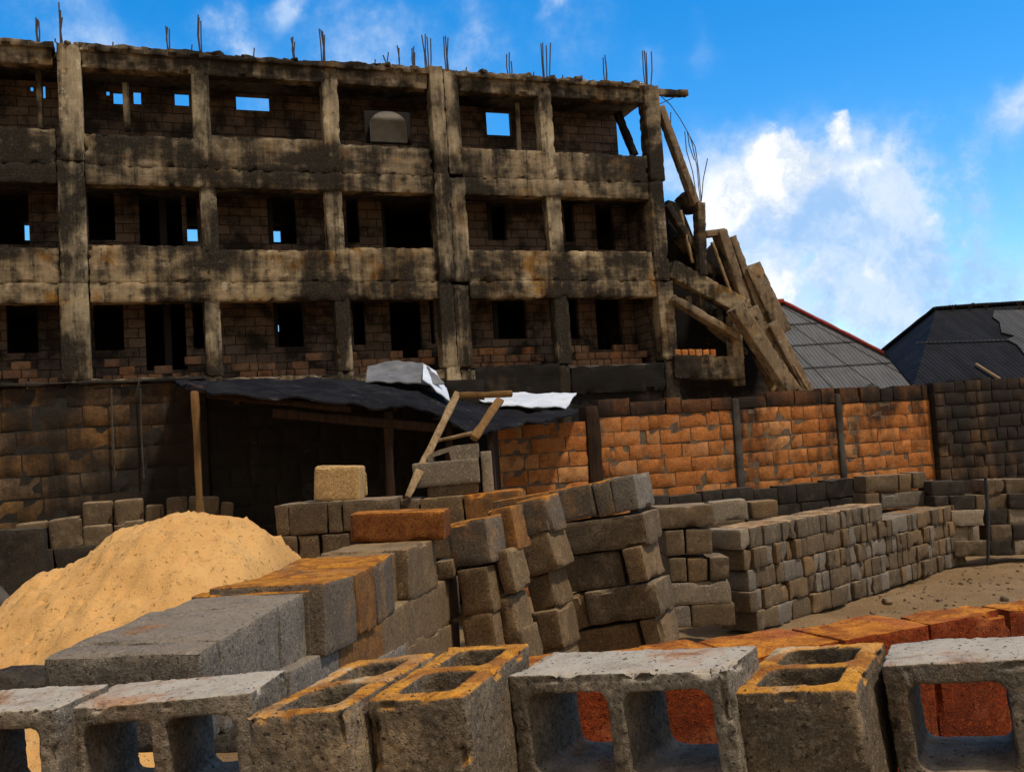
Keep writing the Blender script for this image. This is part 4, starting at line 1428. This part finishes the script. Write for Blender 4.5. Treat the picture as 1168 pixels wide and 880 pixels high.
def sand_z(x, y):
    cx, cy = -2.05, 6.5
    prof = [(-6.5, .1), (-4.6, .52), (-3.45, 1.02), (-3.1, 1.34), (-2.7, 1.57), (-2.4, 1.66), (-2.05, 1.69), (-1.75, 1.66), (-1.60, 1.57), (-1.50, 1.40), (-1.45, 1.05), (-1.36, .3), (-1.2, -.3)]
    h = prof[-1][1]
    for (a, ha), (b, hb) in zip(prof, prof[1:]):
        if a <= x <= b:
            h = ha + (hb - ha) * (x - a) / (b - a)
            break
    if x < prof[0][0]: h = -.3
    dy = y - (cy + .25 * nz(V((x, 0, 0)), 1.2))
    h -= (math.sqrt(dy * dy + .06) - .245) * (.50 if dy < 0 else .62)
    p = V((x, y, 0))
    h += .09 * nz(p, 1.1) + .06 * nz(p, 2.6, 3) + .042 * nz(p, 6, 7) + .022 * nz(p, 15, 2) + .012 * nz(p, 34, 1)
    k = nz(p, 3.3, 12)                  # footprints and clods
    h -= .07 * max(0., k - .32)
    k2 = nz(p, 20, 31)
    h += .06 * max(0., k2 - .40) - .09 * max(0., nz(p, 13, 47) - .36)
    return h


mb = MB()
NX, NY = 240, 250
xs = [-6.6 + 5.8 * i / NX for i in range(NX + 1)]
ys = [2.6 + 6.6 * j / NY for j in range(NY + 1)]
vs = [(x, y, max(-.35, sand_z(x, y))) for y in ys for x in xs]
n = NX + 1
fs = [(j * n + i, j * n + i + 1, (j + 1) * n + i + 1, (j + 1) * n + i) for j in range(NY) for i in range(NX) if max(vs[j * n + i][2], vs[j * n + i + 1][2], vs[(j + 1) * n + i + 1][2], vs[(j + 1) * n + i][2]) > -.3]
mb.add(vs, fs)
tag(mb.build('sand_heap', M_SAND), 'big heap of bright yellow building sand left of the block stacks', 'sand heap')

# stones at the left edge and rubble on the bare earth
def stone(p, s, mat, label, cat='stone', name='stone', group=None, seed=0, sq=(1, 1, .6)):
    bm = bmesh.new()
    bmesh.ops.create_icosphere(bm, subdivisions=3, radius=1)
    for v in bm.verts:
        d = 1 + .35 * nz(v.co, 1.1, seed) + .14 * nz(v.co, 3., seed + 4)
        v.co = V((v.co.x * sq[0], v.co.y * sq[1], v.co.z * sq[2])) * d * s
    for f in bm.faces: f.smooth = True
    me = bpy.data.meshes.new(name)
    bm.to_mesh(me)
    bm.free()
    me.materials.append(mat)
    o = bpy.data.objects.new(name, me)
    o.location = p
    COL.objects.link(o)
    return tag(o, label, cat, group) if label else o


stone(at(12, 783, 2.75), .10, M_DARK, 'dark rough stone at the left edge between sand and front row', seed=2, sq=(1.3, 1, .55))
stone(at(48, 784, 2.8), .045, M_DARK, 'small dark stone right of the rough stone at the left edge', seed=5)
mb = MB()
mb.tube([at(-40, 648, 6.6), at(-8, 672, 6.4), at(13, 697, 6.2)], .05, 10)
tag(mb.build('grey_pipe', M_PIL, None, origin=at(-10, 675, 6.4)), 'grey pipe end poking in from the left edge above the sand slope', 'pipe')

rng = random.Random(3)
mb = MB()
for k in range(1500):
    x, y = rng.uniform(2.6, 9.5), rng.uniform(5.5, 13.5)
    if (V((x, y, 0)) - q0).dot(lw_) > -.12: continue
    s = rng.uniform(.006, .022) * (2.6 if rng.random() < .05 else 1)
    bm_v = []
    M = Matrix.Rotation(rng.uniform(0, 6), 4, 'Z')
    M.translation = V((x, y, ground_z(x, y) - s * .3))
    mb.rbox(M, (s * rng.uniform(1.4, 2.6), s * 1.5, s * 1.2), res=s, rad=s * .5, amp=s * .3, freq=.5 / s, seed=k)
tag(mb.build('rubble', simple('rubble_crumb', (.22, .155, .09), (.12, .085, .05), 3)), 'crumbs of broken block scattered over the bare earth', None, None, 'stuff')

# ------------------------------------------------------------------ light and sky
SUN_AZ, SUN_EL = 120.0, 64.0            # clockwise from the view direction
sd = V((math.sin(R(SUN_AZ)) * math.cos(R(SUN_EL)), math.cos(R(SUN_AZ)) * math.cos(R(SUN_EL)), math.sin(R(SUN_EL))))
ld = bpy.data.lights.new('sun', 'SUN')
ld.energy, ld.angle, ld.color = 2.9, R(5.0), (1.0, .92, .79)
lo = bpy.data.objects.new('sun', ld)
COL.objects.link(lo)
lo.rotation_euler = sd.to_track_quat('Z', 'Y').to_euler()

wd_ = bpy.data.worlds.new('World')
SC.world = wd_
wd_.use_nodes = True
T = wd_.node_tree
bg = T.nodes['Background']


def N(t, **kw):
    q = T.nodes.new(t)
    for k, v in kw.items(): setattr(q, k, v)
    return q


sky = N('ShaderNodeTexSky')
sky.sky_type = 'NISHITA'
sky.sun_disc = False
sky.sun_elevation, sky.sun_rotation = R(SUN_EL), R(SUN_AZ)
sky.air_density, sky.dust_density, sky.ozone_density = 1.0, .4, 2.0
hsv = N('ShaderNodeHueSaturation')
hsv.inputs['Saturation'].default_value = 1.5
hsv.inputs['Value'].default_value = 1.3
T.links.new(sky.outputs[0], hsv.inputs['Color'])
tc = N('ShaderNodeTexCoord')
D = tc.outputs['Generated']


def wnoise(scale, detail, rough, vec=D):
    q = N('ShaderNodeTexNoise')
    q.inputs['Scale'].default_value, q.inputs['Detail'].default_value, q.inputs['Roughness'].default_value = scale, detail, rough
    T.links.new(vec, q.inputs['Vector'])
    return q


def vm(op, a, b):
    q = N('ShaderNodeVectorMath', operation=op)
    for i, v in enumerate((a, b)):
        if hasattr(v, 'is_output'): T.links.new(v, q.inputs[i])
        else: q.inputs[i].default_value = v
    return q


def fm(op, a, b):
    q = N('ShaderNodeMath', operation=op)
    for i, v in enumerate((a, b)):
        if hasattr(v, 'is_output'): T.links.new(v, q.inputs[i])
        else: q.inputs[i].default_value = v
    return q.outputs[0]


def mr(f, lo, hi, a=0., b=1.):
    q = N('ShaderNodeMapRange', interpolation_type='SMOOTHSTEP')
    T.links.new(f, q.inputs[0])
    for i, v in enumerate((lo, hi, a, b)): q.inputs[i + 1].default_value = v
    return q.outputs[0]


def warp(scale, amt, detail=5):
    q = wnoise(scale, detail, .6)
    c = vm('SUBTRACT', q.outputs[1], (.5, .5, .5)).outputs[0]
    s_ = N('ShaderNodeVectorMath', operation='SCALE')
    s_.inputs['Scale'].default_value = amt
    T.links.new(c, s_.inputs[0])
    return vm('ADD', D, s_.outputs[0]).outputs[0]


def blobs(lst, vec):
    tot = None
    for x, y, r, a in lst:
        c = ray(x, y).normalized()
        d = vm('DISTANCE', vec, tuple(c)).outputs['Value']
        k = mr(d, 0.0, r / FPX, a, 0.)
        tot = k if tot is None else fm('ADD', tot, k)
    return tot


w1, w2 = warp(20, .085, 7), warp(6, .15)
puffs = blobs([(850, 205, 70, .8), (895, 195, 60, .9), (930, 190, 45, .8), (965, 150, 22, .9), (985, 185, 34, 1.), (960, 205, 36, .8), (948, 148, 26, 1.), (880, 180, 40, .6), (830, 225, 50, .7), (1062, 264, 24, .8), (1000, 305, 24, .8), (985, 235, 30, .5), (868, 245, 45, .5), (930, 315, 60, .7), (815, 260, 60, .7), (893, 335, 70, .75), (860, 300, 50, .5), (1020, 230, 40, .4)], w1)
haze_ = blobs([(930, 270, 210, .9), (860, 330, 190, .8), (800, 230, 130, .5), (1010, 350, 170, .5), (1080, 240, 120, .35), (830, 200, 120, .4), (1150, 135, 60, .65), (1150, 330, 110, .45), (1060, 330, 130, .5), (1000, 240, 120, .4), (1168, 120, 50, .5), (1110, 200, 80, .3), (1040, 140, 26, .35)], w2)
wisp = blobs([(265, 45, 56, 1.), (345, 12, 36, .95), (30, 20, 80, .35), (140, 55, 70, .3), (625, 8, 26, .8), (180, 30, 60, .3), (90, 20, 70, .3), (420, 45, 80, .45), (720, 75, 40, .4), (560, 60, 90, .3), (650, 50, 60, .25), (300, 90, 120, .4), (480, 95, 120, .45), (80, 70, 90, .25), (780, 55, 40, .25)], w2)
fn = wnoise(22, 8, .62).outputs[0]
big = wnoise(3.2, 7, .6).outputs[0]
gen = fm('MULTIPLY', mr(big, .50, .72), .8)      # faint cloud over the rest of the sky
thin = fm('ADD', fm('ADD', haze_, wisp), fm('MULTIPLY', gen, .35))
thin = fm('MULTIPLY', fm('MULTIPLY', thin, mr(fn, .25, .75, .55, 1.25)), mr(wnoise(9, 7, .66).outputs[0], .34, .62, .30, 1.25))
thin = mr(thin, .0, 1.25, 0, .92)
dense = mr(fm('MULTIPLY', puffs, mr(fn, .3, .7, .5, 1.25)), .10, 1.25)


def wmix(f, a, b):
    q = N('ShaderNodeMix', data_type='RGBA')
    T.links.new(f, q.inputs[0])
    for sock, v in ((q.inputs[6], a), (q.inputs[7], b)):
        if hasattr(v, 'is_output'): T.links.new(v, sock)
        else: sock.default_value = (*v, 1)
    return q.outputs[2]


SKY_S = .15
cw = 1.0 / SKY_S
veil = wmix(mr(wnoise(13, 8, .66, w2).outputs[0], .36, .64), (.36 * cw, .56 * cw, .86 * cw), (.64 * cw, .76 * cw, .93 * cw))
c = wmix(thin, hsv.outputs[0], veil)
# unseen broken cloud, added overhead and behind the viewer to whiten ambient light
ov = vm('DOT_PRODUCT', D, (0, -.62, .78)).outputs['Value']
fill_cloud = fm('MULTIPLY', mr(ov, .30, .62), mr(wnoise(2.6, 6, .6).outputs[0], .30, .52, .35, 1))
c = wmix(fill_cloud, c, (.50 * cw, .44 * cw, .36 * cw))
c = wmix(dense, c, wmix(mr(wnoise(26, 6, .65, w1).outputs[0], .36, .6), (.66 * cw, .75 * cw, .87 * cw), (.97 * cw, .98 * cw, 1.0 * cw)))
T.links.new(c, bg.inputs['Color'])
bg.inputs['Strength'].default_value = SKY_S

vs_ = SC.view_settings
vs_.view_transform, vs_.look, vs_.gamma, vs_.exposure = 'Standard', 'None', 1.0, 0.14
vs_.use_curve_mapping = False
SC.render.engine = 'CYCLES'
SC.cycles.use_denoising = True
SC.cycles.max_bounces = 6
SC.cycles.diffuse_bounces = 3
